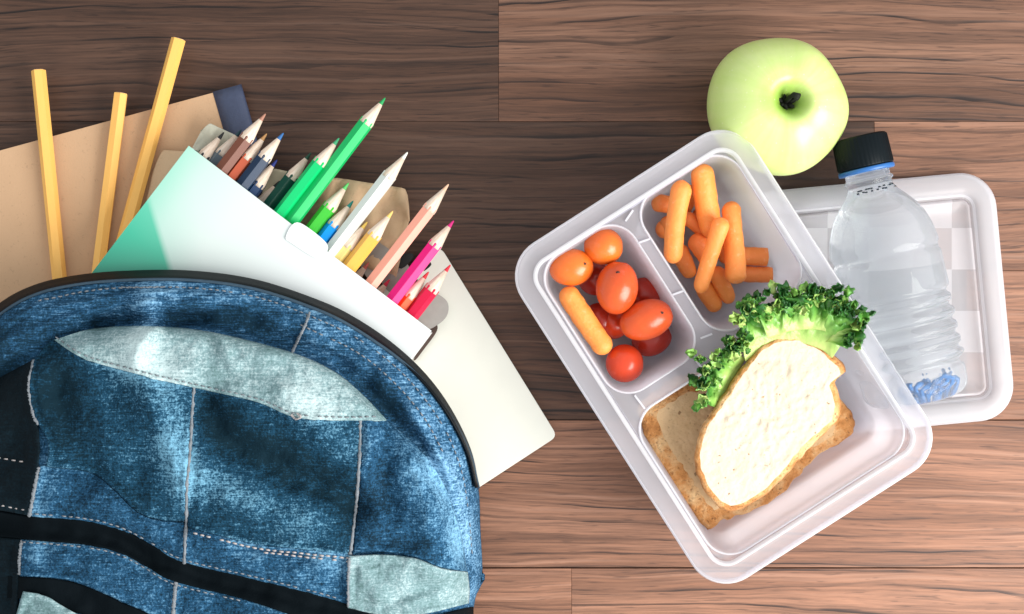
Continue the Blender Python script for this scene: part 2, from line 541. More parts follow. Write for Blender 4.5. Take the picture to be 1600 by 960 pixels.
def water_bottle_mat():
    t = NT('clear_bottle')
    t.base((0.97, 0.99, 1.0), 0.03, t.bump(t.noise(t.coord(), 70, 2), 0.0005, 0.5), 0.5)
    t.b.inputs['Transmission Weight'].default_value = 1.0
    t.b.inputs['IOR'].default_value = 1.29
    tr = t.n('ShaderNodeBsdfTransparent'); tr.inputs[0].default_value = (0.95, 0.98, 1.0, 1)
    df = t.n('ShaderNodeBsdfTranslucent'); df.inputs[0].default_value = (0.88, 0.95, 1.0, 1)
    d2 = t.n('ShaderNodeBsdfDiffuse'); d2.inputs[0].default_value = (0.86, 0.94, 1.0, 1)
    m0 = t.n('ShaderNodeMixShader'); m0.inputs[0].default_value = 0.5
    t.l(df.outputs[0], m0.inputs[1]); t.l(d2.outputs[0], m0.inputs[2])
    m1 = t.n('ShaderNodeMixShader'); m1.inputs[0].default_value = 0.28
    t.l(t.b.outputs[0], m1.inputs[1]); t.l(tr.outputs[0], m1.inputs[2])
    m2 = t.n('ShaderNodeMixShader'); m2.inputs[0].default_value = 0.14
    t.l(m1.outputs[0], m2.inputs[1]); t.l(m0.outputs[0], m2.inputs[2])
    t.l(m2.outputs[0], t.out.inputs['Surface'])
    return t.m
M_BOTTLE = water_bottle_mat()
M_CAP = simple('black_cap_plastic', (0.003, 0.006, 0.008), 0.42, 0.12)
M_RING = simple('blue_ring_plastic', (0.02, 0.12, 0.36), 0.35, 0.5)
M_BLUEBASE = simple('blue_print', (0.004, 0.17, 0.50), 0.4, 0.5, 0.6, 500)
M_INK = simple('date_ink', (0.01, 0.02, 0.03), 0.6, 0.3)

# ------------------------------------------------------------------ the table top: planks
def build_table():
    t = bpy.data.objects.new('table_top', None)
    COL.objects.link(t)
    tag(t, 'dark brown wooden table top of long horizontal planks under everything', 'table top', kind='structure')
    x0, x1, y0, y1 = -0.62, 0.62, -0.46, 0.46
    v, f = box_v(x0, x1, y0, y1, -0.028, -0.003)
    add('board', v, f, M_DARKGAP, t, smooth=False)
    # rows: top edge px, bottom edge px, gap (m) under the row, joints px, tint per plank (own tone plus painted light falloff)
    D = lambda k, w=1.0: (k, k * (0.97 if w < 1 else 1.0), k * (0.95 if w < 1 else 1.0), 1)
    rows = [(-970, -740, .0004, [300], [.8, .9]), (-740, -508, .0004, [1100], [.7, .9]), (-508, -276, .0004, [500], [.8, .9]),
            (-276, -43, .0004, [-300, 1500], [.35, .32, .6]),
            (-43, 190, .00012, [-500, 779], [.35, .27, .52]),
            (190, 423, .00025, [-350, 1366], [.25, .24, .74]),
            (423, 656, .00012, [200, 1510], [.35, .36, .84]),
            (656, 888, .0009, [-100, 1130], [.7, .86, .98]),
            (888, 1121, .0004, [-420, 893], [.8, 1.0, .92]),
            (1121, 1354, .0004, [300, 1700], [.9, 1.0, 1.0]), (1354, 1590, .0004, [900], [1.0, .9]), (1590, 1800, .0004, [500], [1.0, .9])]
    for (ya, yb, gap, joints, tints) in rows:
        xs = [x0 / S + 800] + joints + [x1 / S + 800]
        for i in range(len(xs) - 1):
            ax = max(xs[i], x0 / S + 800); bx = min(xs[i + 1], x1 / S + 800)
            if bx - ax < 30: continue
            a = W(ax, yb); b = W(bx, ya)
            g = 0.00006
            v, f = bevel_box(a[0] + g, b[0] - g, a[1] + gap / 2, b[1] - gap / 2, -0.004, 0.0, 0.00015)
            c = ((a[0] + b[0]) / 2, (a[1] + b[1]) / 2, 0)
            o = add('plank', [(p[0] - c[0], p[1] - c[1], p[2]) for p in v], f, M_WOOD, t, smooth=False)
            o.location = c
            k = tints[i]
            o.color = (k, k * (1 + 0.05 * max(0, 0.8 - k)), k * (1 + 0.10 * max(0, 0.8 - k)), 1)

def box_v(x0, x1, y0, y1, z0, z1):
    v = [(x0, y0, z0), (x1, y0, z0), (x1, y1, z0), (x0, y1, z0), (x0, y0, z1), (x1, y0, z1), (x1, y1, z1), (x0, y1, z1)]
    f = [(3, 2, 1, 0), (4, 5, 6, 7), (0, 1, 5, 4), (1, 2, 6, 5), (2, 3, 7, 6), (3, 0, 4, 7)]
    return v, f
def bevel_box(x0, x1, y0, y1, z0, z1, b):
    L = [[(x0, y0, z0), (x1, y0, z0), (x1, y1, z0), (x0, y1, z0)],
         [(x0, y0, z1 - b), (x1, y0, z1 - b), (x1, y1, z1 - b), (x0, y1, z1 - b)],
         [(x0 + b, y0 + b, z1), (x1 - b, y0 + b, z1), (x1 - b, y1 - b, z1), (x0 + b, y1 - b, z1)]]
    return rings(L, True, True)
build_table()

# ------------------------------------------------------------------ slabs (notebooks)
def slab(poly_px, r_px, z0, z1, b=0.0006, nseg=5):
    """polygon in photo px (at z1) with rounded corners -> closed slab"""
    pts = []
    n = len(poly_px)
    for i in range(n):
        p = np.array(poly_px[i], float); a = np.array(poly_px[i - 1], float); c = np.array(poly_px[(i + 1) % n], float)
        da = (a - p) / np.linalg.norm(a - p); dc = (c - p) / np.linalg.norm(c - p)
        for k in range(nseg + 1):
            t = k / nseg
            q = (1 - t) ** 2 * (p + da * r_px) + 2 * t * (1 - t) * p + t * t * (p + dc * r_px)
            pts.append(q)
    ctr = np.mean(pts, axis=0)
    w = [W(q[0], q[1], z1)[:2] for q in pts]
    cw = W(ctr[0], ctr[1], z1)[:2]
    def ins(d):
        out = []
        for (x, y) in w:
            l = math.hypot(x - cw[0], y - cw[1])
            out.append((x - (x - cw[0]) / l * d, y - (y - cw[1]) / l * d))
        return out
    L = [[(x, y, z0) for x, y in ins(b)], [(x, y, z0 + b) for x, y in ins(0)], [(x, y, z1 - b) for x, y in ins(0)], [(x, y, z1) for x, y in ins(b)]]
    return rings(L, True, True)

# cream notepad
nb = root('notepad', W(700, 600, 0.0), 'blank cream notepad with a rounded corner lying on the bare table', 'notepad')
ua = np.array((-0.525, -0.851)); ub = np.array((-0.838, 0.546))
C1 = np.array((871, 682.0)); C2 = C1 + ua * 348; C3 = C2 + ub * 205; C4 = C1 + ub * 205
pp = [tuple(C1), tuple(C2), tuple(C3), tuple(C4)]
v, f = slab(pp, 12, 0.0070, 0.0080, 0.0003); add('cover', v, f, M_CREAM, nb, smooth=False, recalc=True)
ctr = np.mean(pp, axis=0)
v, f = slab([tuple(ctr + (np.array(p) - ctr) * 0.985) for p in pp], 10, 0.0030, 0.0070, 0.0001); add('pages', v, f, M_PAGES, nb, smooth=False, recalc=True)
v, f = slab(pp, 12, 0.0021, 0.0029, 0.0003); add('cover', v, f, M_CREAM, nb, smooth=False, recalc=True)

# kraft notebook with navy cloth spine
kb = root('notebook', W(150, 400, 0.0), 'brown kraft covered notebook with dark navy spine tape beneath yellow pencils', 'notebook')
e1 = np.array((0.966, -0.262)); e2 = np.array((0.275, 0.962))
K1 = np.array((377, 133.0)); K0 = K1 - e1 * 560; K2 = K1 + e2 * 390; K3 = K0 + e2 * 390
pk = [tuple(K0), tuple(K1), tuple(K2), tuple(K3)]
v, f = slab([tuple(K0), tuple(K1 - e1 * 44), tuple(K2 - e1 * 44), tuple(K3)], 3, 0.0062, 0.0070, 0.0002); add('cover', v, f, M_KRAFT, kb, smooth=False, recalc=True)
v, f = slab([tuple(K0 + e1 * 4 + e2 * 4), tuple(K1 - e1 * 3 + e2 * 4), tuple(K2 - e1 * 3 - e2 * 3), tuple(K3 + e1 * 4 - e2 * 3)], 2, 0.0030, 0.0061, 0.0001)
add('pages', v, f, M_PAGES, kb, smooth=False, recalc=True)
v, f = slab(pk, 3, 0.0021, 0.0029, 0.0002); add('cover', v, f, M_KRAFT, kb, smooth=False, recalc=True)
# rounded cloth spine : profile across e1
prof = [(-46, 0.0073), (-30, 0.0078), (-14, 0.0078), (-6, 0.0075), (-1.5, 0.0067), (0.5, 0.0055), (0.5, 0.0040), (-1, 0.0022), (-4, 0.0016)]
L = []
for s in np.linspace(-1.2, 391, 24):
    L.append([W(*(K1 + e1 * a + e2 * s), z) for a, z in prof])
V = [p for l in L for p in l]
F = grid_faces(len(prof), len(L))
add('spine', V, F, M_SPINE, kb, solid=0.0003, recalc=True)

# ------------------------------------------------------------------ pencils
def hex_pencil(name, label, cat, group, length, sharp=True):
    """along +Z locally: tip at z = 0, body to z = -length"""
    r = root(name, (0, 0, 0), label, cat, group)
    R = 0.00385
    cone = 0.0155
    nv = 36
    def loop(rad, z, hexf):
        o = []
        for k in range(nv):
            a = 2 * math.pi * k / nv
            c = (math.cos(math.pi / 6) / math.cos((a % (math.pi / 3)) - math.pi / 6))
            rr = rad * ((1 - hexf) + hexf * (c * 0.985 + 0.03))
            o.append((rr * math.cos(a), rr * math.sin(a), z))
        return o
    if sharp:
        scal = []
        for k in range(nv):                      # scalloped edge of the paint
            a = 2 * math.pi * k / nv
            scal.append(-cone - 0.0006 + 0.0011 * math.cos(6 * a))
        l0 = [(x * 1.0, y * 1.0, scal[k]) for k, (x, y, _) in enumerate(loop(R, 0, 1))]
        l00 = [(x * 0.93, y * 0.93, scal[k] + 0.0001) for k, (x, y, _) in enumerate(loop(R, 0, 1))]
        v, f = rings([l00, l0, loop(R, -cone - 0.004, 1), loop(R, -length, 1)], False, True)
        add('barrel', v, f, M_PAINT, r, recalc=True).data.polygons.foreach_set('use_smooth', [False] * len(f))
        v, f = rings([loop(R * 0.95, -cone - 0.002, 0), loop(R * 0.93, -cone, 0), loop(R * 0.30, -0.0042, 0)], True, True)
        add('point', v, f, M_CEDAR, r, recalc=True)
        v, f = rings([loop(R * 0.31, -0.0045, 0), loop(R * 0.275, -0.0038, 0), loop(R * 0.12, -0.0006, 0), loop(R * 0.05, 0.0, 0)], True, True)
        add('lead', v, f, M_LEAD, r, recalc=True)
    else:
        v, f = rings([loop(R * 0.97, -0.0001, 1), loop(R, -0.0004, 1), loop(R, -length, 1)], True, True)
        add('barrel', v, f, M_PAINT, r, recalc=True).data.polygons.foreach_set('use_smooth', [False] * len(f))
        v, f = rings([loop(R * 0.80, 0.0001, 0), loop(R * 0.78, 0.00015, 0)], True, True)
        add('end_grain', v, f, M_CEDAR, r, recalc=True)
        v, f = rings([loop(R * 0.28, 0.0002, 0), loop(R * 0.25, 0.0003, 0)], True, True)
        add('lead', v, f, M_LEAD, r, recalc=True)
    return r

def place_dir(r, tip, back, roll):
    """tip, back: world points; local +Z points from back to tip"""
    d = (Vector(tip) - Vector(back)).normalized()
    q = d.to_track_quat('Z', 'Y')
    r.rotation_mode = 'QUATERNION'
    from mathutils import Quaternion
    r.rotation_quaternion = q @ Quaternion((0, 0, 1), roll)
    r.location = tip

first = hex_pencil('yellow_pencil', '', 'pencil', 'unsharpened yellow pencils', 0.165, False)
ylist = [((60, 110), (93, 436), 0.0112, 0.0114, 'unsharpened yellow pencil leaning left, leftmost of the three beside the green carton'),
         ((189, 146), (153, 432), 0.0112, 0.0114, 'shortest visible unsharpened yellow pencil, between the other two over the kraft notebook'),
         ((279, 61), (196, 366), 0.0125, 0.0118, 'longest visible unsharpened yellow pencil reaching past the kraft notebook beside the green carton')]
for i, (a, b, za, zb, lab) in enumerate(ylist):
    r = first if i == 0 else copy_tree(first)
    r['label'] = lab
    place_dir(r, W(*a, za), W(*b, zb), 0.2 + i * 0.5)
    for ch in r.children:
        if ch.name.startswith('barrel'): ch.color = (0.95, 0.52, 0.13, 1)
        if ch.name.startswith('lead'): ch.color = (0.25, 0.18, 0.12, 1)
    r.scale = (0.98, 0.98, 1)

zb0 = 0.0100     # underside of the carton
def lin(c): return (*[((x / 255) / 12.92 if x / 255 < .04045 else ((x / 255 + .055) / 1.055) ** 2.4) for x in c], 1)
pd = np.array((0.612, -0.791))
# tip px, tip colour, barrel colour, z layer, angle tweak, label
P_LIST = [
 ((350, 207), (25, 25, 28), (45, 50, 55), 1, 0.02, 'charcoal coloured pencil with black lead at the left end of the carton'),
 ((377, 203), (20, 60, 70), (98, 112, 122), 1, 0.0, 'grey coloured pencil with dark teal lead beside the brown one'),
 ((415, 178), (170, 120, 100), (116, 66, 48), 2, 0.0, 'dark brown coloured pencil standing out tallest at the left of the carton'),
 ((417, 209), (175, 130, 80), (190, 92, 64), 1.6, 0.0, 'rust red coloured pencil between the brown and the navy ones'),
 ((443, 208), (40, 100, 160), (10, 44, 74), 2, 0.0, 'dark navy coloured pencil with mid blue lead beside the rust one'),
 ((433, 250), (20, 40, 120), (8, 50, 92), 1, 0.01, 'short navy coloured pencil with deep blue lead above the black one'),
 ((437, 283), (10, 25, 20), (14, 16, 24), 0, 0.02, 'lowest black coloured pencil with only its wooden point showing'),
 ((486, 239), (15, 70, 50), (6, 70, 56), 1, 0.0, 'dark bottle green coloured pencil beside the two bright green ones'),
 ((530, 216), (60, 160, 110), (10, 196, 112), 2, 0.0, 'emerald green coloured pencil, the shorter of the two long emerald ones'),
 ((602, 153), (20, 150, 80), (6, 188, 100), 2, -0.01, 'longest emerald green coloured pencil reaching far out over the table'),
 ((545, 286), (90, 190, 100), (66, 190, 60), 1.4, 0.0, 'lime green coloured pencil in front of the crumpled card flap'),
 ((552, 314), (20, 130, 120), (0, 150, 236), 1.5, 0.0, 'bright blue coloured pencil between lime and white ones'),
 ((637, 238), (225, 225, 215), (225, 228, 224), 2, 0.0, 'long white coloured pencil lying across the card flap'),
 ((574, 347), (225, 190, 90), (244, 222, 140), 1.6, 0.0, 'pale yellow coloured pencil beside the white one'),
 ((614, 330), (235, 195, 110), (240, 182, 84), 2, 0.0, 'golden yellow coloured pencil beside the pale yellow one'),
 ((577, 410), (214, 120, 110), (206, 170, 150), 0, 0.03, 'beige coloured pencil with only a pale point between golden and peach ones'),
 ((701, 288), (222, 180, 150), (240, 164, 142), 2, 0.0, 'long peach pink coloured pencil reaching out over the table'),
 ((609, 437), (230, 60, 90), (226, 120, 140), 0, 0.02, 'rose coloured pencil with only its small point between peach and magenta ones'),
 ((709, 345), (206, 30, 120), (232, 8, 122), 2, 0.0, 'magenta coloured pencil lying over the corner of the cream notepad'),
 ((670, 425), (210, 50, 60), (246, 84, 22), 1.4, 0.0, 'orange coloured pencil with pink lead between magenta and crimson ones'),
 ((704, 414), (215, 40, 60), (206, 16, 64), 1.6, 0.0, 'crimson coloured pencil at the right end of the carton'),
]
first = hex_pencil('coloured_pencil', '', 'pencil', 'coloured pencils standing out of the carton', 0.150)
for i, (tip, lc, bc, lay, tw, lab) in enumerate(P_LIST):
    r = first if i == 0 else copy_tree(first)
    r['label'] = lab
    z = zb0 + 0.0010 + 0.0040 + lay * 0.0066
    zt = z + 0.0008
    a = math.atan2(pd[1], pd[0]) + tw
    back = (tip[0] - math.cos(a) * 400, tip[1] - math.sin(a) * 400)
    place_dir(r, W(*tip, zt), W(*back, z - 0.0008), random.uniform(0, 1.0))
    for ch in r.children:
        if ch.name.startswith('barrel'): ch.color = lin(bc)
        if ch.name.startswith('lead'): ch.color = lin(lc)
    r.scale = (1.04, 1.04, 1.0)

# ------------------------------------------------------------------ the pencil carton
ztop = 0.0345
A = np.array((295.0, 228.0)); f1 = np.array((0.7905, 0.6125)); f2 = np.array((-0.600, 0.800))
BW = 477; BL = 465
aw = W(*A, ztop)
kx = S * (1 - ztop / H)
carton = root('pencil_carton', (aw[0], aw[1], zb0), 'flat white carton with a fading green corner, full of coloured pencils', 'carton')
carton.rotation_euler = (0, 0, 0)
def CB(a, b, z):   # carton coords (px along the opening edge, px down the box)
    q = A + f1 * a + f2 * b
    return W(q[0], q[1], ztop)[:2] + (z,)
def cbox(name, mat, pts, z0, z1, **kw):
    lo = [CB(a, b, z0) for a, b in pts]; hi = [CB(a, b, z1) for a, b in pts]
    v, f = rings([lo, hi], True, True)
    return add(name, v, f, mat, carton, smooth=False, recalc=True, **kw)
# front panel in its own frame so that the print follows the carton (x along the opening, y down)
gx = []
nx, ny = 40, 30
fp_v, fp_f = [], []
for zz in (0.0, -0.0008):
    for j in range(ny + 1):
        for i in range(nx + 1):
            a = BW * i / nx; b = BL * j / ny
            bow = 0.0012 * math.sin(math.pi * i / nx) * math.exp(-b / 160)
            fp_v.append((a * kx, b * kx, zz + bow))
n1 = (nx + 1) * (ny + 1)
for j in range(ny):
    for i in range(nx):
        q = j * (nx + 1) + i
        fp_f.append((q, q + 1, q + nx + 2, q + nx + 1)); fp_f.append((q + n1, q + nx + 1 + n1, q + nx + 2 + n1, q + 1 + n1))
edge = [i for i in range(nx + 1)] + [j * (nx + 1) + nx for j in range(1, ny + 1)] + [ny * (nx + 1) + i for i in range(nx - 1, -1, -1)] + [j * (nx + 1) for j in range(ny - 1, 0, -1)]
for k in range(len(edge)):
    a, b = edge[k], edge[(k + 1) % len(edge)]
    fp_f.append((a, a + n1, b + n1, b))
me = mesh_from(fp_v, fp_f, False)
me.materials.append(M_CARTON)
fp = bpy.data.objects.new('front_panel', me); COL.objects.link(fp)
fp.parent = carton
# local frame: x axis = f1 (world, y flipped), y axis = f2 (mirrored frame), z up
fx = Vector((f1[0], -f1[1], 0)); fy = Vector((f2[0], -f2[1], 0))
fp.matrix_local = Matrix(((fx.x, fy.x, 0, 0), (fx.y, fy.y, 0, 0), (0, 0, 1, ztop - zb0), (0, 0, 0, 1)))
cbox('back_panel', M_CARTONIN, [(-1, 4), (BW + 1, 4), (BW + 1, BL), (-1, BL)], zb0, zb0 + 0.0008)
cbox('side_panel', M_CARTON.copy() if False else M_WHITE, [(-0.5, 1), (1.6, 1), (1.6, BL), (-0.5, BL)], zb0 + 0.0008, ztop - 0.0009)
cbox('side_panel', M_WHITE, [(BW - 1.6, 1), (BW + 0.5, 1), (BW + 0.5, BL), (BW - 1.6, BL)], zb0 + 0.0008, ztop - 0.0009)
cbox('end_panel', M_WHITE, [(1.7, BL - 3), (BW - 1.7, BL - 3), (BW - 1.7, BL - 0.5), (1.7, BL - 0.5)], zb0 + 0.0008, ztop - 0.0009)

def flap(name, outline, z0, z1, mat, crump=0.0015, parent=carton, nx=26, ny=16, fr=90):
    """crumpled card flap: quad outline (px) near edge p0-p1, far edge p3-p2"""
    p0, p1, p2, p3 = [np.array(p, float) for p in outline]
    V = []
    for j in range(ny + 1):
        for i in range(nx + 1):
            u = i / nx; w = j / ny
            cu = 1.0
            # round off the far corners
            ed = min(u, 1 - u)
            if w > 0.6 and ed < 0.14:
                cu = 1 - 0.35 * ((w - 0.6) / 0.4) * (1 - ed / 0.14) ** 2
            ww = w * cu
            q = (p0 * (1 - u) + p1 * u) * (1 - ww) + (p3 * (1 - u) + p2 * u) * ww
            z = z0 * (1 - ww) + z1 * ww
            z += crump * (noise.noise(Vector((q[0] / fr * 3, q[1] / fr * 3, 1.3))) + 0.6 * abs(noise.noise(Vector((q[0] / fr * 8, q[1] / fr * 3, 5.3)))))
            V.append(W(q[0], q[1], z))
    return add(name, V, grid_faces(nx + 1, ny + 1), mat, parent, solid=0.0006, recalc=True)
flap('back_flap', [(440, 352), (618, 440), (650, 297), (505, 275)], 0.0115, 0.0135, M_CARD, 0.0060)
flap('side_flap', [(298, 236), (352, 262), (375, 215), (322, 190)], 0.0135, 0.0180, kraft('pale_card', (0.62, 0.60, 0.48), (0.50, 0.48, 0.38)), 0.0028)
flap('side_flap', [(400, 330), (470, 330), (480, 275), (422, 262)], 0.0135, 0.0150, kraft('pale_card', (0.60, 0.54, 0.38), (0.45, 0.40, 0.28)), 0.0022)
flap('inner_flap', [(225, 330), (310, 330), (310, 238), (247, 234)], 0.0098, 0.0106, M_CARD, 0.0004)
# grey tuck tab with a round end at the right of the opening, and the small bright tuck tab
def tab(name, pts, z0, z1, mat, n=40, parent=carton):
    pl = spline(pts, n, True)
    lo = [W(q[0], q[1], z0) for q in pl]; hi = [W(q[0], q[1], z1) for q in pl]
    v, f = rings([lo, hi], True, True)
    return add(name, v, f, mat, parent, smooth=False, recalc=True)
tab('tuck_tab', [(640, 478), (655, 452), (680, 458), (699, 472), (699, 492), (685, 507), (664, 513)], 0.0130, 0.0136, M_GREY)
tab('tuck_tab', [(560, 405), (572, 372), (600, 384), (612, 398), (606, 430), (580, 440)], 0.0148, 0.0153, M_GREY)
tab('tuck_tab', [(596, 440), (612, 398), (636, 412), (640, 432), (622, 462)], 0.0125, 0.0131, M_GREY)
tab('white_tab', [(446, 372), (456, 352), (472, 350), (510, 380), (508, 398), (494, 404), (452, 378)], ztop + 0.0013, ztop + 0.0019, M_WHITE)
tab('dark_mark', [(601, 404), (640, 396), (646, 402), (628, 420), (612, 412)], 0.0140, 0.0144, M_DKMARK, 20)  # small flat near-black shapes between the pencils
tab('dark_mark', [(656, 418), (668, 408), (674, 414), (662, 424)], 0.0140, 0.0144, M_DKMARK, 16)
tab('dark_mark', [(640, 436), (650, 432), (652, 442), (642, 444)], 0.0140, 0.0144, M_DKMARK, 16)
# torn dark edge by the carton's right corner
tab('torn_edge', [(669, 522), (674, 508), (680, 504), (684, 512), (679, 524), (664, 544), (650, 562), (647, 560)], 0.0100, 0.0112, simple('torn_brown_card', (0.09, 0.06, 0.05), 0.8, 0.2, 0.6, 500))

# ------------------------------------------------------------------ the backpack
OUT = [(-176, 900), (-172, 760), (-140, 650), (-80, 545), (0, 478), (55, 449), (120, 434), (200, 427), (300, 427), (400, 441), (500, 474), (560, 504),
       (620, 546), (668, 592), (706, 645), (735, 705), (748, 765), (751, 830), (754, 890), (752, 915), (743, 935), (738, 990), (748, 1100), (740, 1300), (690, 1440), (400, 1490), (100, 1470), (-120, 1400), (-185, 1200), (-182, 1050)]
outl = spline(OUT, 420, True)
CEN = np.array((290.0, 900.0))
V_GROOVE = [(-90, 660), (0, 592), (55, 553), (150, 508), (240, 498), (330, 503), (450, 534), (530, 568), (600, 640), (655, 700), (705, 790), (735, 890), (742, 960)]
POCKET = [(40, 580), (85, 530), (150, 512), (250, 510), (330, 518), (450, 548), (520, 578), (602, 656), (650, 695), (692, 755), (718, 825), (730, 893), (736, 960), (738, 1200), (40, 1200), (30, 900), (45, 810)]
RIDGES = [  # polyline, amplitude mm, sigma px
    (V_GROOVE, -9.0, 15),
    ([(200, 545), (232, 620), (262, 690), (285, 760)], 7.0, 26),
    ([(95, 600), (110, 680), (150, 730)], -4.0, 24),
    ([(320, 630), (350, 690), (440, 735), (560, 790)], -8.0, 24),
    ([(440, 610), (500, 670), (560, 730)], 4.5, 26),
    ([(310, 740), (380, 790), (470, 830)], 4.5, 24),
    ([(610, 670), (600, 740), (612, 800)], -4.5, 18),
    ([(650, 720), (665, 800), (670, 860)], 4.0, 22),
    ([(240, 512), (215, 560)], 5.0, 18),
    ([(225, 455), (235, 500)], 5.5, 20),
    ([(150, 520), (190, 480), (200, 500)], -4.0, 12),
    ([(290, 500), (340, 485), (400, 498)], -5.0, 12),
    ([(575, 600), (590, 560)], -5.0, 14),
    ([(0, 500), (80, 478), (200, 470), (330, 480)], 2.5, 8),
    ([(-10, 540), (80, 505), (170, 485)], 2.5, 7),
    ([(640, 640), (700, 740), (725, 850)], 4.0, 11),
    ([(72, 733), (150, 743), (185, 775), (225, 806), (290, 816)], -2.5, 5),
    ([(160, 770), (200, 810), (280, 850)], 3.0, 16),
    ([(300, 835), (400, 852), (480, 862), (545, 868)], 1.8, 8),
    ([(640, 880), (680, 905), (735, 900)], 3.0, 12), ([(600, 945), (680, 915), (735, 905)], -3.0, 9),
    ([(560, 880), (600, 940)], 2.5, 14),
    ([(-60, 815), (45, 826), (130, 832), (190, 846), (240, 876), (300, 895), (420, 925), (560, 955), (640, 968)], -5.0, 17),
    ([(100, 870), (180, 900), (260, 940)], 3.0, 22),
    ([(300, 660), (298, 760), (290, 830)], -2.0, 7), ([(565, 660), (560, 760), (550, 860)], -2.2, 7),
    ([(380, 880), (460, 900)], 2.0, 12),
    ([(320, 500), (336, 545)], -2.5, 9), ([(345, 525), (360, 570)], 2.5, 12),
]
def inside_poly(px, py, poly):
    ins = np.zeros(px.shape, bool)
    n = len(poly)
    for i in range(n):
        x0, y0 = poly[i]; x1, y1 = poly[(i + 1) % n]
        c = ((y0 > py) != (y1 > py)) & (px < (x1 - x0) * (py - y0) / (y1 - y0 + 1e-12) + x0)
        ins ^= c
    return ins
pock_s = [tuple(p) for p in spline(POCKET, 120, True)]
outl_l = [tuple(p) for p in outl[::3]]; outl_l.append(outl_l[0])
def rim_z(px, py):
    """height of the bag's edge: high over the opening, down at the table along the sides"""
    t = np.clip((py - 640) / 150.0, 0, 1); t = t * t * (3 - 2 * t)
    return 0.0470 * (1 - t) + 0.0030 * t
NZ = {}
def nz(px, py, s, seed):
    return np.array([noise.noise(Vector((a / s, b / s, seed))) for a, b in zip(px.ravel(), py.ravel())]).reshape(px.shape)
def bag_h(px, py):
    px = np.asarray(px, float); py = np.asarray(py, float)
    d = sub_seg_dist(px, py, outl_l)
    rz = rim_z(px, py)
    Rw = 46 + 40 * np.clip((py - 640) / 150.0, 0, 1)
    t = np.clip(d / Rw, 0, 1)
    dome = np.sqrt(np.clip(1 - (1 - t) ** 2, 0, 1))
    top = 0.062 + 0.010 * np.clip(d / 260, 0, 1)
    z = rz + (top - rz) * dome
    dp = sub_seg_dist(px, py, pock_s + [pock_s[0]])
    ins = inside_poly(px, py, pock_s)
    sd = np.where(ins, dp, -dp)
    z = z + 0.0055 / (1 + np.exp(-np.clip(sd / 4.0, -30, 30)))
    fade = np.clip(d / 40, 0, 1)
    for poly, amp, sg in RIDGES:
        dd = sub_seg_dist(px, py, poly)
        z = z + fade * amp * 1e-3 * np.exp(-(dd / sg) ** 2)
    z = z + fade * 0.0035 * nz(px, py, 75, 3.1) + fade * 0.0014 * nz(px, py, 26, 7.7) + fade * 0.0005 * nz(px, py, 9, 2.7)
    gm = np.clip(-sd / 8, 0, 1) * np.clip(d / 14, 0, 1) * np.exp(-(d / 110) ** 2)
    th = np.arctan2(py - CEN[1], px - CEN[0])
    crease = np.array([noise.noise(Vector((a / 7.5 + 2.5 * math.sin(3 * b), b * 2.2, 11.0))) for a, b in zip(d.ravel(), th.ravel())]).reshape(px.shape)
    z = z + gm * 0.0022 * crease
    return z
WEAR_SHADE = [([(240, 560), (270, 640), (292, 730)], 0.60, 34), ([(262, 690), (285, 770)], 0.35, 30), ([(470, 630), (540, 700)], 0.42, 32), ([(330, 750), (400, 790), (470, 820)], 0.35, 30),
        ([(590, 690), (640, 700), (690, 760), (715, 850)], 0.45, 32), ([(225, 450), (232, 505)], 0.40, 16), ([(60, 745), (58, 800)], 0.35, 22), ([(60, 850), (55, 890)], 0.35, 22),
        ([(215, 525), (190, 575)], 0.55, 30), ([(640, 890), (620, 940)], 0.45, 20), ([(700, 930), (735, 925)], 0.4, 14), ([(640, 640), (715, 760), (742, 880)], 0.35, 12),
        ([(500, 875), (545, 880)], 0.4, 18), ([(360, 850), (400, 870)], 0.3, 16), ([(460, 600), (520, 640)], 0.30, 30), ([(200, 440), (420, 460), (520, 500), (640, 590), (720, 720)], 0.25, 22),
        # fold shadows put into the denim colour
        ([(330, 640), (360, 690), (470, 735), (560, 790)], -0.50, 34), ([(95, 600), (100, 680)], -0.30, 36), ([(560, 590), (600, 640)], -0.35, 14),
        ([(150, 515), (230, 495)], -0.45, 12), ([(270, 500), (340, 490), (420, 510)], -0.45, 15), ([(590, 600), (660, 690)], -0.45, 14), ([(600, 700), (605, 780)], -0.3, 16), ([(100, 565), (70, 650)], -0.15, 30),
        ([(580, 850), (660, 855)], -0.35, 18), ([(330, 560), (340, 590)], -0.3, 12), ([(0, 560), (40, 530)], -0.3, 40), ([(-40, 520), (-40, 600)], -0.4, 60)]
def wear_shade(px, py):  # fade on fold crests plus painted shade in the valleys
    w = np.zeros(np.shape(px))
    for poly, amp, sg in WEAR_SHADE:
        w = w + amp * (0.85 if amp > 0 else 1.0) * np.exp(-(sub_seg_dist(px, py, poly) / sg) ** 2)
    return w

bag = root('denim_backpack', W(290, 900, 0), 'blue patchwork denim backpack with black zips lying open at its top', 'backpack')
# shell, polar grid round CEN; the radial steps crowd towards the edge
NT_, NR = 420, 120
rr = 1 - (1 - np.linspace(0, 1, NR)) ** 1.25
rr[0] = 0.004
PX = CEN[0] + rr[:, None] * (outl[None, :, 0] - CEN[0])
PY = CEN[1] + rr[:, None] * (outl[None, :, 1] - CEN[1])
Z = bag_h(PX, PY)
WR = wear_shade(PX, PY)
V = [W(a, b, z) for a, b, z in zip(PX.ravel(), PY.ravel(), Z.ravel())]
F = grid_faces(NT_, NR, True)
F.append(tuple(range(NT_))[::-1])
add('shell', V, F, D_GUS, bag, attr={'wear_shade': WR.ravel()}, solid=0.0014, recalc=True)
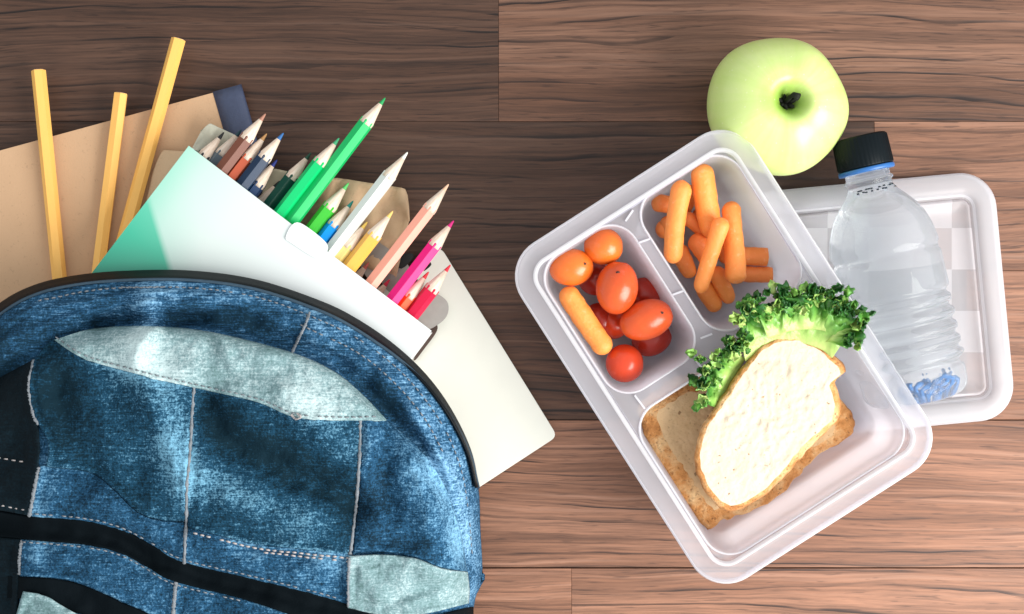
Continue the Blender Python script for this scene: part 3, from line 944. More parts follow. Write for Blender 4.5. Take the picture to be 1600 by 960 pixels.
# back panel that lies on the table under the contents
bl = [(CEN[0] + (x - CEN[0]) * 0.965, CEN[1] + (y - CEN[1]) * 0.965) for x, y in outl[::4]]
lo = [W(x, y, 0.0003) for x, y in bl]; hi = [W(x, y, 0.0018) for x, y in bl]
v, f = rings([lo, hi], True, True)
add('back_panel', v, f, D_DARK, bag, smooth=False, recalc=True, attr={'wear_shade': [0] * len(v)})

def polyz(pts, n, dz):
    s = spline(pts, n)
    z = bag_h(s[:, 0], s[:, 1]) + dz
    return [W(a, b, c) for (a, b), c in zip(s, z)]

def coons(name, top, bot, left, right, mat, dz, nu=60, nv=40, solid=0.0012, hem=True, frayed=0.0):
    T = spline(top, nu); B = spline(bot, nu); L = spline(left, nv); R = spline(right, nv)
    u = np.linspace(0, 1, nu)[None, :, None]; v = np.linspace(0, 1, nv)[:, None, None]
    Pq = (1 - v) * T[None] + v * B[None] + (1 - u) * L[:, None] + u * R[:, None] \
        - ((1 - u) * (1 - v) * T[0] + u * (1 - v) * T[-1] + (1 - u) * v * B[0] + u * v * B[-1])
    px, py = Pq[..., 0], Pq[..., 1]
    z = bag_h(px, py) + dz
    if hem:   # puckered, slightly thicker hem along the borders
        uu = np.linspace(0, 1, nu)[None, :] * np.ones((nv, 1)); vv = np.linspace(0, 1, nv)[:, None] * np.ones((1, nu))
        wpx = np.linalg.norm(T[0] - T[-1]); hpx = np.linalg.norm(L[0] - L[-1])
        de = np.minimum(np.minimum(uu, 1 - uu) * wpx, np.minimum(vv, 1 - vv) * hpx)
        z = z + 0.0007 * np.exp(-((de - 4) / 4.5) ** 2) - 0.0008 * np.exp(-((de - 12) / 3.5) ** 2)
        z = z + 0.0006 * np.exp(-(de / 16) ** 2) * nz(px, py, 7, 4.4)
    w = wear_shade(px, py)
    if hem: w = w + 0.22 * np.exp(-(de / 5.0) ** 2)
    V = [W(a, b, c) for a, b, c in zip(px.ravel(), py.ravel(), z.ravel())]
    return add(name, V, grid_faces(nu, nv), mat, bag, attr={'wear_shade': w.ravel()}, solid=solid, recalc=True)

def up_fix(o):   # make sheets face up so that solidify grows downwards
    me = o.data
    s = sum(p.normal.z * p.area for p in me.polygons)
    if s < 0: me.flip_normals()
A_bot = [(72, 730), (140, 739), (172, 760), (215, 800), (250, 812), (291, 816)]
seam1 = [(303, 604), (300, 650), (297, 700), (292, 760), (291, 816)]
seam1b = [(291, 816), (289, 850), (288, 884)]
seam2 = [(566, 655), (565, 700), (562, 760), (556, 820), (550, 866)]
C_bot = [(291, 824), (340, 836), (400, 850), (470, 858), (550, 866)]
strap_top = [(-150, 780), (-60, 793), (45, 808), (130, 815), (190, 830), (240, 856), (288, 880), (400, 907), (500, 932), (560, 950), (650, 966), (740, 948)]
strap_bot = [(-150, 822), (-60, 832), (35, 842), (130, 850), (185, 862), (230, 885), (272, 908), (380, 935), (470, 965), (560, 990), (650, 1005), (740, 990)]
parts_ = [
 coons('shaded_side_patch', [(-150, 700), (-90, 640), (0, 590), (52, 562)], [(-150, 782), (-60, 792), (0, 798), (45, 806)], [(-150, 700), (-150, 740), (-150, 782)], [(52, 562), (46, 620), (62, 690), (55, 760), (45, 806)], D_DARK, 0.0022, 70, 70),  # shade of the bag's left side put into near-black denim
 coons('front_patch', [(52, 562), (85, 532), (130, 558), (200, 580), (303, 604)], A_bot, [(52, 562), (44, 600), (50, 645), (74, 690), (72, 730)], seam1, D_TEAL, 0.0020, 84, 70),
 coons('front_patch', [(62, 728), (140, 738), (172, 760), (215, 800), (250, 812), (291, 816)], strap_top[2:7], [(62, 728), (52, 770), (45, 808)], seam1b, D_MID, 0.0012, 80, 26),
 coons('front_patch', [(303, 604), (400, 626), (460, 650), (520, 653), (566, 655)], C_bot, [(303, 604), (300, 650), (297, 700), (292, 760), (291, 824)], seam2, D_TEAL, 0.0018, 84, 70),
 coons('front_patch', C_bot, [(288, 882), (400, 909), (500, 934), (545, 947)], [(291, 824), (289, 850), (288, 882)], [(550, 866), (546, 905), (545, 947)], D_MID, 0.0012, 84, 30),
 coons('front_patch', [(566, 655), (580, 655), (602, 656)], [(550, 866), (600, 862), (650, 872), (690, 888), (730, 893)], seam2, [(602, 656), (650, 695), (692, 755), (718, 825), (730, 893)], D_MID, 0.0015, 60, 70),
 coons('pale_band', [(85, 531), (150, 513), (240, 510), (330, 519), (450, 549), (520, 579), (565, 615), (604, 656)], [(85, 532), (130, 560), (200, 581), (303, 606), (400, 628), (460, 652), (530, 657), (604, 657)], [(85, 531), (85, 532)], [(604, 656), (604, 657)], D_PALE, 0.0036, 150, 34),
 coons('pale_patch', [(545, 869), (600, 867), (650, 873), (690, 888), (731, 894)], [(543, 950), (600, 962), (660, 960), (733, 943)], [(545, 869), (543, 910), (543, 950)], [(731, 894), (734, 920), (733, 943)], D_PALE, 0.0034, 70, 36),
 coons('strap', strap_top, strap_bot, [(-150, 780), (-150, 822)], [(740, 948), (740, 990)], M_BLACK, 0.0024, 200, 14, 0.0018, hem=False),
 coons('lower_patch', [(33, 843), (130, 850), (185, 862), (230, 885), (276, 908)], [(29, 900), (110, 908), (200, 945), (270, 975)], [(33, 843), (30, 870), (29, 900)], [(276, 908), (273, 940), (270, 975)], D_MID, 0.0010, 80, 26),
 coons('lower_patch', [(276, 908), (380, 936), (470, 966), (560, 990)], [(270, 975), (360, 1010), (560, 1060)], [(276, 908), (273, 940), (270, 975)], [(560, 990), (560, 1060)], D_MID, 0.0010, 80, 26),
 coons('lower_strap', [(-150, 890), (29, 902), (110, 910), (200, 947), (270, 978), (400, 1030)], [(-150, 930), (25, 935), (110, 955), (200, 985), (400, 1070)], [(-150, 890), (-150, 930)], [(400, 1030), (400, 1070)], M_BLACK, 0.0020, 120, 14, 0.0015, hem=False),
 coons('shaded_side_patch', [(-150, 826), (-60, 834), (0, 840), (31, 843)], [(-150, 960), (-60, 970), (0, 980), (26, 985)], [(-150, 826), (-150, 960)], [(31, 843), (28, 900), (26, 985)], D_DARK, 0.0022, 60, 40),  # same painted shade, below the strap
 coons('pale_patch', [(36, 924), (70, 932), (125, 962), (180, 985)], [(24, 965), (60, 1010), (160, 1050)], [(36, 924), (24, 965)], [(180, 985), (160, 1050)], D_PALE, 0.0040, 50, 30),
]
for o in parts_: up_fix(o)
up_fix([c for c in bag.children if c.name == 'shell'][0])

# black piping and zip along the opening
zp = [(-176, 900), (-172, 760), (-140, 650), (-80, 545), (0, 478), (55, 449), (120, 434), (200, 427), (300, 427), (400, 441), (500, 474), (560, 504), (620, 546), (668, 592), (706, 645), (735, 705), (748, 762)]
s = spline(zp, 160)
nrm = np.gradient(s, axis=0); nrm = np.stack([-nrm[:, 1], nrm[:, 0]], 1); nrm /= np.linalg.norm(nrm, axis=1)[:, None]
if np.dot(CEN - s[80], nrm[80]) < 0: nrm = -nrm
V = []
cols = [(-4.0, -0.0060), (-3.5, -0.0015), (0, 0.0008), (4, 0.0016), (8, 0.0018), (10.5, 0.0016)]
for k, (q, nn) in enumerate(zip(s, nrm)):
    fadew = min(1.0, (len(s) - k) / 34.0)
    for off, dz in cols:
        p = q + nn * off * (0.25 + 0.75 * fadew)
        zz = float(bag_h(np.array([q[0] + nn[0] * max(off, 0.5)]), np.array([q[1] + nn[1] * max(off, 0.5)]))[0]) + dz
        V.append(W(p[0], p[1], zz))
zo = add('zip_tape', V, grid_faces(len(cols), len(s)), M_ZIP, bag, solid=0.001, recalc=True); up_fix(zo)
s2 = s + nrm * 11.0 * np.minimum(1, (len(s) - np.arange(len(s))) / 34.0)[:, None]
z2 = bag_h(s2[:, 0], s2[:, 1]) + 0.0012
v, f = tube([W(a, b, c) for (a, b), c in zip(s2, z2)], 0.0008, 8)
add('piping', v, f, simple('dark_blue_piping', (0.05, 0.09, 0.13), 0.8, 0.2, 0.8, 700), bag)

def stitch_row(pts, dz=0.0022, spacing=10.5, ln=6.0, rad=0.00045, mat=M_THREAD):
    L_ = np.linalg.norm(np.diff(spline(pts, 60), axis=0), axis=1).sum()
    n = int(L_ / spacing)
    s = spline(pts, n * 10 + 1)
    z = bag_h(s[:, 0], s[:, 1])
    per = max(2, int(10 * ln / spacing))
    prt = []
    for k in range(n):
        if random.random() < 0.06: continue
        seg = [k * 10 + m for m in (0, per // 2, per)]
        path = []
        for m, i in enumerate(seg):
            i = min(i, len(s) - 1)
            j = random.uniform(-0.5, 0.5)
            path.append(W(s[i, 0] + j, s[i, 1] + j, z[i] + dz + (0.0004 if m == 1 else -0.0003)))
        prt.append(tube(path, rad, 5))
    return merge(prt)
def stitching(rows, **kw):
    v, f = merge([stitch_row(r, **kw) for r in rows])
    o = add('stitching', v, f, kw.get('mat', M_THREAD), bag)
    o['kind'] = 'stuff'
def shift(pts, dx, dy): return [(a + dx, b + dy) for a, b in pts]
stitching([shift(C_bot, 2, 7)[:], shift(C_bot[2:], 2, 12)], dz=0.0022, rad=0.0005)
stitching([shift([(85, 532), (130, 560), (200, 581), (303, 606), (400, 628), (460, 652), (530, 657), (590, 656)], 2, -5)], dz=0.0046, rad=0.00035, mat=M_FRAY)
stitching([shift(strap_top[2:10], 0, -5), shift(strap_bot[2:8], 0, 5)], dz=0.0020, rad=0.00036, mat=simple('faded_thread', (0.20, 0.22, 0.24), 0.8, 0.2))
stitching([[(-40, 708), (0, 716), (42, 723)], [(-60, 782), (0, 790), (44, 798)]], dz=0.0026, rad=0.0004)
band_st = [(190, 449), (300, 450), (400, 464), (490, 496), (560, 530), (620, 575), (665, 625), (700, 680), (722, 740), (732, 800), (738, 870)]
stitching([[(470, 508), (560, 552), (620, 602), (664, 655), (694, 710)], [(60, 470), (160, 452), (260, 449)]], dz=0.0006, rad=0.0004, mat=M_FRAY)
stitching([band_st], dz=0.0006, rad=0.00035, mat=M_FRAY)
def cord(name, pts, dz, rad, mat):
    s = spline(pts, 60)
    z = bag_h(s[:, 0], s[:, 1]) + dz
    path = [W(a + random.uniform(-.7, .7), b, c) for (a, b), c in zip(s, z)]
    v, f = tube(path, [rad * random.uniform(0.45, 1.0) for _ in path], 7)
    add(name, v, f, mat, bag)
cord('seam', shift(seam1, 0, 0) + [(289, 850), (288, 880)], 0.0026, 0.0011, M_FRAY)
cord('seam', shift(seam2, -3, 0), 0.0026, 0.0011, M_FRAY)
cord('seam', [(275, 910), (272, 940), (270, 972)], 0.0022, 0.0012, M_FRAY)
cord('seam', [(60, 730), (53, 770), (46, 806)], 0.0022, 0.0011, M_FRAY)
cord('seam', [(34, 845), (31, 870), (30, 898)], 0.0022, 0.0011, M_FRAY)
cord('seam', [(52, 564), (45, 602), (51, 645), (60, 664)], 0.0024, 0.0010, M_FRAY)
cord('seam', [(546, 872), (544, 910), (544, 948)], 0.0044, 0.0009, M_FRAY)
cord('seam', [(484, 488), (478, 506), (466, 530), (456, 552)], 0.0010, 0.0009, M_FRAY)
cord('loose_thread', [(455, 648), (462, 655), (470, 652), (464, 646)], 0.0048, 0.0007, M_THREAD)

# ------------------------------------------------------------------ lid
def frame_pt(c, ex, ey, z):
    k = S * (1 - z / H)
    cw = W(c[0], c[1], z)
    def fn(u, v, zz):
        return (cw[0] + k * (u * ex[0] + v * ey[0]), cw[1] - k * (u * ex[1] + v * ey[1]), zz)
    return fn
aL = math.radians(-5.4)
LD = frame_pt((1290, 486), (math.cos(aL), math.sin(aL)), (-math.sin(aL), math.cos(aL)), 0.008)
lw, lh = 283, 195
lid = root('box_lid', W(1290, 486, 0), 'see-through plastic lid lying flat under the water bottle', 'lid')
def rl(inset, z, hw=lw, hh=lh, r=56, fn=LD):
    rr_ = max(r - inset, 6)
    return [fn(u, v, z) for u, v in rrect(hw - inset, hh - inset, rr_)]
prof = [(1, 0.0004), (0, 0.0012), (0, 0.0062), (2.0, 0.0078), (4, 0.0084), (22, 0.0086), (30, 0.0084), (34, 0.0070), (37, 0.0052), (40, 0.0050)]
v, f = rings([rl(i, z) for i, z in prof])
nrow = len(f) // (len(prof) - 1)
mi = [1 if prof[k // nrow][0] < 1.5 or 34 <= prof[k // nrow][0] <= 36 else 0 for k in range(len(f))]
add('rim', v, f, [M_LIDRIM, M_EDGE], lid, solid=0.0008, recalc=True, mat_idx=mi)
v, f = rings([rl(i, z) for i, z in [(40.2, 0.0050), (43, 0.0062), (46, 0.0062), (49, 0.0050), (70, 0.0049)]], False, True)
o = add('panel', v, f, M_LID, lid, solid=0.0008, recalc=True); up_fix(o)

# ------------------------------------------------------------------ lunch box
ang = math.radians(-32.6)
exb = (math.cos(ang), math.sin(ang)); eyb = (-math.sin(ang), math.cos(ang))
ZR, ZF = 0.0560, 0.0110
LB = frame_pt((1131.8, 558), exb, eyb, ZR)
KB = S * (1 - ZR / H)
lb = root('lunch_box', W(1131, 558, 0.009), 'milky plastic lunch box with three compartments holding tomatoes, carrots and a sandwich', 'lunch box')
bw, bh = 217, 311
def rb(inset, z): return rl(inset, z, bw, bh, 62, LB)
ZP = ZR - 0.0030
prof = [(2, ZR - 0.0085), (0, ZR - 0.0080), (-0.5, ZR - 0.0020), (1, ZR - 0.0003), (3, ZR + 0.0003), (6, ZR + 0.0001), (9, ZR - 0.0006), (24, ZR - 0.0008), (28, ZR - 0.0004), (31, ZR + 0.0001), (33, ZR - 0.0004), (35, ZR - 0.0020), (37, ZP)]
v, f = rings([rb(i, z) for i, z in prof])
nrow = len(f) // (len(prof) - 1)
mi = [1 if prof[k // nrow][0] < 3 or 28 <= prof[k // nrow][0] <= 33 else 0 for k in range(len(f))]
o = add('rim', v, f, [M_PP, M_EDGE], lb, solid=0.0008, recalc=True, mat_idx=mi)
POCK = [(-176, -18, -275, -27), (5, 180, -278, -27), (-178, 180, 5, 272)]
def pock_loop(p, inset, z, r=44):
    u0, u1, v0, v1 = p
    cu, cv = (u0 + u1) / 2, (v0 + v1) / 2
    return [(cu + a, cv + b, z) for a, b in rrect((u1 - u0) / 2 - inset, (v1 - v0) / 2 - inset, max(r - inset, 8), 10)]
outer = [(a, b, 0.0) for a, b in rrect(bw - 37, bh - 37, 25)]
holes = [pock_loop(p, -3.2, 0) for p in POCK]
polys = [[Vector(q) for q in outer]] + [[Vector(q) for q in h] for h in holes]
tris = tessellate_polygon(polys)
flat = [q for pl in polys for q in pl]
V = [LB(q[0], q[1], ZP) for q in flat]
o = add('deck', V, [tuple(t) for t in tris], M_PP, lb, smooth=False, solid=0.0007, recalc=True); up_fix(o)
for p in POCK:
    pr = [(-3.2, ZP), (-2.4, ZP + 0.0007), (-1.2, ZP + 0.0010), (0, ZP + 0.0007), (1.0, ZP - 0.0006), (2.0, ZP - 0.004), (10, ZF + 0.012), (13, ZF + 0.005), (17, ZF + 0.0015), (23, ZF + 0.0002), (30, ZF)]
    v, f = rings([[LB(*q) for q in pock_loop(p, i, z)] for i, z in pr], False, True)
    nrow = (len(f) - 1) // (len(pr) - 1)
    mi = [1 if k // nrow < 4 else 0 for k in range(len(f))]
    o = add('compartment', v, f, [M_PPIN, M_EDGE], lb, solid=0.0008, recalc=True, mat_idx=mi)
# stiffening ribs across the dividers, built as small bars
def lb_bar(u0, v0, u1, v1, w, z0, z1):
    d = np.array((u1 - u0, v1 - v0)); d = d / np.linalg.norm(d); n_ = np.array((-d[1], d[0])) * w / 2
    a = np.array((u0, v0)); b = np.array((u1, v1))
    q = [a + n_, b + n_, b - n_, a - n_]
    return rings([[LB(x, y, z0) for x, y in q], [LB(x, y, z1) for x, y in q]], True, True)
for (u0, v0, u1, v1) in [(-15, -222, 2, -218), (-15, -125, 2, -121), (-15, -44, 4, -40), (-150, -24, -148, 2), (-40, -24, -38, 2), (-15, -262, 4, -270)]:
    v, f = lb_bar(u0, v0, u1, v1, 3.0, ZP - 0.0004, ZP + 0.0012)
    add('rib', v, f, M_EDGE, lb, smooth=False, recalc=True)

# ------------------------------------------------------------------ carrots
def carrot(a, b, w, za, zb, lab, bend=0.0, taper=0.82, cut=False, tint=1.0, n=22):
    """baby carrot from px a to px b, width px"""
    A3 = Vector(W(*a, za)); B3 = Vector(W(*b, zb))
    R = w / 2 * S * 0.99
    ax = (B3 - A3); Lg = ax.length
    mid = (A3 + B3) / 2
    axn = ax.normalized()
    side = axn.cross(Vector((0, 0, 1))).normalized()
    path, rad = [], []
    ts = []
    cap = min(R / Lg, 0.3)
    if cut:
        ts = [(-0.002, 0.90), (0.004, 0.97)] + [(t, 1.0) for t in np.linspace(0.03, 0.97, n)] + [(0.996, 0.96), (1.002, 0.90)]
    else:
        for k in range(7):
            q = k / 7 * math.pi / 2
            ts.append((cap * (1 - math.cos(q)), max(0.10, math.sin(q))))
        ts += [(t, 1.0) for t in np.linspace(cap, 1 - cap, n)]
        for k in range(6, -1, -1):
            q = k / 7 * math.pi / 2
            ts.append((1 - cap * (1 - math.cos(q)), max(0.10, math.sin(q))))
    sd = random.random() * 50
    for t, m in ts:
        p = A3 + ax * t + side * (bend * R * math.sin(math.pi * min(max(t, 0), 1)))
        wob = 1 + 0.06 * noise.noise(Vector((t * 4, sd, 0)))
        path.append(p); rad.append(R * m * (1 + (taper - 1) * t) * wob)
    v, f = tube(path, rad, 20)
    v = [Vector(q) + Vector((1, 1, 1)) * 0.0003 * noise.noise(Vector(q) * 300 + Vector((sd, 0, 0))) for q in v]
    base = (mid.x, mid.y, min(za, zb) - R)
    o = add('baby_carrot', v, f, M_CARROT, origin=base, recalc=True)
    o.color = (tint, tint * random.uniform(0.9, 1.1), tint, 1)
    return tag(o, lab, 'carrot', 'baby carrots in the lunch box')
zc = ZF
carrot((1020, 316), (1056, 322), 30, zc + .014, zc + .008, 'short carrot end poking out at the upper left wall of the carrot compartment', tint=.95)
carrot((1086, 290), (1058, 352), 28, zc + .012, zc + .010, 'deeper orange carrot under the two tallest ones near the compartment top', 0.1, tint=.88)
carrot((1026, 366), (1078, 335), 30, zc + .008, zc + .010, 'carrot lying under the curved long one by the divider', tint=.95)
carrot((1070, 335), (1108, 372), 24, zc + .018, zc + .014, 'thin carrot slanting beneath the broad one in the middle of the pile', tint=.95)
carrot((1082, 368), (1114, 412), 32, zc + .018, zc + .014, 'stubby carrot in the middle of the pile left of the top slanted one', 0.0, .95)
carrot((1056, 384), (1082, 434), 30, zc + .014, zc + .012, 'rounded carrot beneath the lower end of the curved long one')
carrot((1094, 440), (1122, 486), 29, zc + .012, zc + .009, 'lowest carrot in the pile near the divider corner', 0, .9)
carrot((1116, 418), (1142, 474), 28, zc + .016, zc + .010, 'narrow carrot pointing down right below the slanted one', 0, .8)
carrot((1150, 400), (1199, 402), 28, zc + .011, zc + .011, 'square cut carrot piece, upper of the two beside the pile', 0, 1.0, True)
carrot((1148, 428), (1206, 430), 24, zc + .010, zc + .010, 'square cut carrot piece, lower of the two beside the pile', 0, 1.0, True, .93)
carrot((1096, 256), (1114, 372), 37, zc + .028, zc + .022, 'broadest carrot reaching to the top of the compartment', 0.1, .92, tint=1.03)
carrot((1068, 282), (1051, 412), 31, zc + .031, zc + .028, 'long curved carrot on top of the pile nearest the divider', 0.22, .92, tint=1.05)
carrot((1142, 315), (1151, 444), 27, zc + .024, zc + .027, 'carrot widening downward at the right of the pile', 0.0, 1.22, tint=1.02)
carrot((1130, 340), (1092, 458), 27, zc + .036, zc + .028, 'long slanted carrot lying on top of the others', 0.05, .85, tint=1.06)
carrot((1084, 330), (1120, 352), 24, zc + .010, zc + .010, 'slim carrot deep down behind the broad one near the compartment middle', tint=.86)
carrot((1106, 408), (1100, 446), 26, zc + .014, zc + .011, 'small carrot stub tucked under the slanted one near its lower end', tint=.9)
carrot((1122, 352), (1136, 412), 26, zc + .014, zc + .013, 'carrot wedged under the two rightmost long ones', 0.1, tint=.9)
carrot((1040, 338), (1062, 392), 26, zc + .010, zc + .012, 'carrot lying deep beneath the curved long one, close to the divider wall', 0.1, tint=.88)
carrot((881, 450), (950, 552), 33, zc + .029, zc + .029, 'single carrot lying among the tomatoes', 0.05, .98, tint=1.04)

# ------------------------------------------------------------------ tomatoes
def tomato(c, rx, ry, rot, z, tint, lab, scar=True):
    cx, cy, _ = W(*c, z)
    a, b = rx * S * 0.95, ry * S * 0.95
    rz = min(a, b)
    n, m = 32, 20
    Rm = Matrix.Rotation(-rot, 3, 'Z')
    sd = random.random() * 40
    L = []
    for j in range(1, m):
        th = math.pi * j / m
        l = []
        for i in range(n):
            ph = 2 * math.pi * i / n
            # long axis = local X
            p = Vector((a * math.cos(th), b * math.sin(th) * math.cos(ph), rz * math.sin(th) * math.sin(ph)))
            p *= 1 + 0.025 * noise.noise(p * 90 + Vector((sd, 0, 0)))
            if j == 1: p.x -= a * 0.03
            l.append(Rm @ p + Vector((cx, cy, z)))
        L.append(l)
    v, f = rings(L, True, True)
    r = root('cherry_tomato', (cx, cy, z - rz), lab, 'tomato', 'cherry tomatoes in the lunch box')
    o = add('skin', v, f, M_TOMATO, r, recalc=True); o.color = (*tint, 1)
    if scar:
        pth = Rm @ Vector((a * 0.55, b * 0.1, rz * 0.83)) + Vector((cx, cy, z))
        pts = [pth + Vector((0.0011 * math.cos(q), 0.0007 * math.sin(q), 0.0)) for q in np.linspace(0, 6.28, 9)[:-1]]
        v, f = rings([[p - Vector((0, 0, .0006)) for p in pts], [p + Vector((0, 0, .00005)) for p in pts]], True, True)
        add('blossom_scar', v, f, M_SCAR, r, recalc=True)
    return r
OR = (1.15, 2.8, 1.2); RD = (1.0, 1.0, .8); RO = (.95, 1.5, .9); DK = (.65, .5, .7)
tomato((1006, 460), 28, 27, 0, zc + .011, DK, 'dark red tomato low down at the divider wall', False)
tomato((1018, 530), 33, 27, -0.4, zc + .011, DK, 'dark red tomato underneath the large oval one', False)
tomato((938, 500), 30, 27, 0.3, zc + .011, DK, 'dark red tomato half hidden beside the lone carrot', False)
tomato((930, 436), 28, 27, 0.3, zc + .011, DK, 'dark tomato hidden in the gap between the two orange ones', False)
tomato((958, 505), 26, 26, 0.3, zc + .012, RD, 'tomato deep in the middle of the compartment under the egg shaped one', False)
tomato((893, 418), 35, 29, -0.1, zc + .029, OR, 'orange tomato at the left corner of the compartment')
tomato((943, 385), 31, 29, 0.0, zc + .029, OR, 'round orange tomato at the top of its compartment', False)
tomato((1010, 500), 43, 31, -0.35, zc + .031, RO, 'large oval red tomato lying sideways by the divider')
tomato((964, 450), 42, 33, -1.45, zc + .033, RO, 'egg shaped red tomato on top of the pile')
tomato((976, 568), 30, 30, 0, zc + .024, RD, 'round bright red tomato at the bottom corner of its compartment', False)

# ------------------------------------------------------------------ bread
def slice_(name, label, outline, zfun, thick, crust_w, n=150, seed=1.0, lump=1.0, nring=26, ctr=None, crumb=None):
    ol = spline(outline, n, True)
    c = np.array(ctr) if ctr is not None else ol.mean(axis=0)
    # wobble of the outline
    for i in range(n):
        d = ol[i] - c; l = np.linalg.norm(d)
        ol[i] = c + d * (1 + (2.2 / l) * noise.noise(Vector((ol[i][0] / 14, ol[i][1] / 14, seed))) * lump)
    r = root(name, (*W(c[0], c[1], 0.03)[:2], zfun(c[0], c[1]) - thick), label, 'bread slice', 'bread slices of the sandwich')
    def ring(inset, dz, rough=0.0):
        out = []
        for i in range(n):
            d = c - ol[i]; l = np.linalg.norm(d); t = min(inset / l, 0.985)
            q = ol[i] + d * t
            z = zfun(q[0], q[1]) + dz + rough * noise.noise(Vector((q[0] / 7, q[1] / 7, seed + 3)))
            out.append(W(q[0], q[1], z))
        return out
    cr = 1.0
    L = [ring(16, -thick), ring(4, -thick + .0005), ring(-1, -thick * .72, .0008), ring(-2, -thick * .4, .001), ring(0, -thick * .16, .0006), ring(crust_w * 0.35, -0.0007, .0004), ring(crust_w, -0.0001)]
    v, f = rings(L, True, False)
    add('crust', v, f, M_CRUST, r, recalc=False)
    steps = np.linspace(0, 0.985, nring)
    L = [ring(crust_w, -0.0001)]
    for s_ in steps[1:]:
        out = []
        for i in range(n):
            p0 = ol[i]; d = c - p0; l = np.linalg.norm(d)
            t = crust_w / l + (0.985 - crust_w / l) * s_
            q = p0 + d * t
            hh = 0.0010 * noise.noise(Vector((q[0] / 9, q[1] / 9, seed))) + 0.0012 * noise.noise(Vector((q[0] / 30, q[1] / 30, seed)))
            out.append(W(q[0], q[1], zfun(q[0], q[1]) + hh * min(1, s_ * 8)))
        L.append(out)
    v, f = rings(L, False, True)
    add('crumb', v, f, crumb or M_CRUMB, r, recalc=False)
    return r
low = [(998, 650), (1004, 628), (1040, 600), (1085, 584), (1150, 590), (1230, 590), (1300, 618), (1330, 645), (1332, 672), (1312, 692), (1275, 712), (1240, 750), (1205, 782), (1165, 800), (1128, 812), (1106, 826), (1082, 802), (1050, 758), (1020, 706)]
slice_('bread_slice', 'lower bread slice with thick golden crust along the compartment wall', low, lambda x, y: ZF + 0.0165 + 0.0, 0.0135, 30, seed=2.0, lump=2.4, nring=18, ctr=(1150, 700), crumb=M_CRUMB2)
top = [(1215, 528), (1240, 524), (1265, 531), (1290, 545), (1312, 566), (1322, 579), (1312, 588), (1303, 600), (1312, 628), (1310, 652), (1292, 672), (1262, 700), (1232, 736), (1200, 768), (1165, 790), (1136, 797), (1112, 780), (1094, 750), (1087, 714), (1098, 668), (1128, 622), (1158, 578), (1186, 545)]
def ztop_f(x, y):
    u = ((x - 1131.8) * exb[0] + (y - 558) * exb[1]); v_ = ((x - 1131.8) * eyb[0] + (y - 558) * eyb[1])
    return ZF + 0.0460 - 0.00006 * (v_ - 20) - 0.00002 * (u + 60)
slice_('bread_slice', 'upper bread slice with a pale crumb face leaning over the lettuce', top, ztop_f, 0.0125, 8, seed=5.0, lump=1.3, nring=30)

# ------------------------------------------------------------------ lettuce
def leaf_sheet(base, tip, z0, z1, nu, nv, freq, amp, seed, curl=0.4):
    """ruffled blade between a base curve and an outer curve (px); the ruffle grows towards the rim"""
    Bc = spline(base, nu); Tc = spline(tip, nu)
    V, E = [], []
    for j in range(nv):
        w = j / (nv - 1)
        for i in range(nu):
            u = i / (nu - 1)
            q = Bc[i] * (1 - w) + Tc[i] * w
            d = Tc[i] - Bc[i]; d = d / (np.linalg.norm(d) + 1e-6); tn = np.array((-d[1], d[0]))
            g = w ** 1.8
            n1_ = noise.noise(Vector((u * freq, w * 1.5, seed))); n2_ = noise.noise(Vector((u * freq * 2.7, w * 3, seed + 9))); n3_ = noise.noise(Vector((u * freq * 6, w * 6, seed + 19)))
            ph = math.sin(u * freq * 5 + 4 * n1_ + w * 2)
            q = q + tn * g * amp * (1.0 * math.cos(u * freq * 5 + 3 * n2_) + 0.8 * n2_) + d * g * amp * (0.9 * n2_ + 1.0 * n3_ + 0.5 * ph)
            z = z0 + (z1 - z0) * w + g * (0.0060 * ph + 0.0065 * n2_ + 0.0035 * n3_) + 0.0015 * n1_ - curl * 0.004 * w * w
            V.append(W(q[0], q[1], z)); E.append(w + 0.12 * n2_)
    return V, grid_faces(nu, nv), E
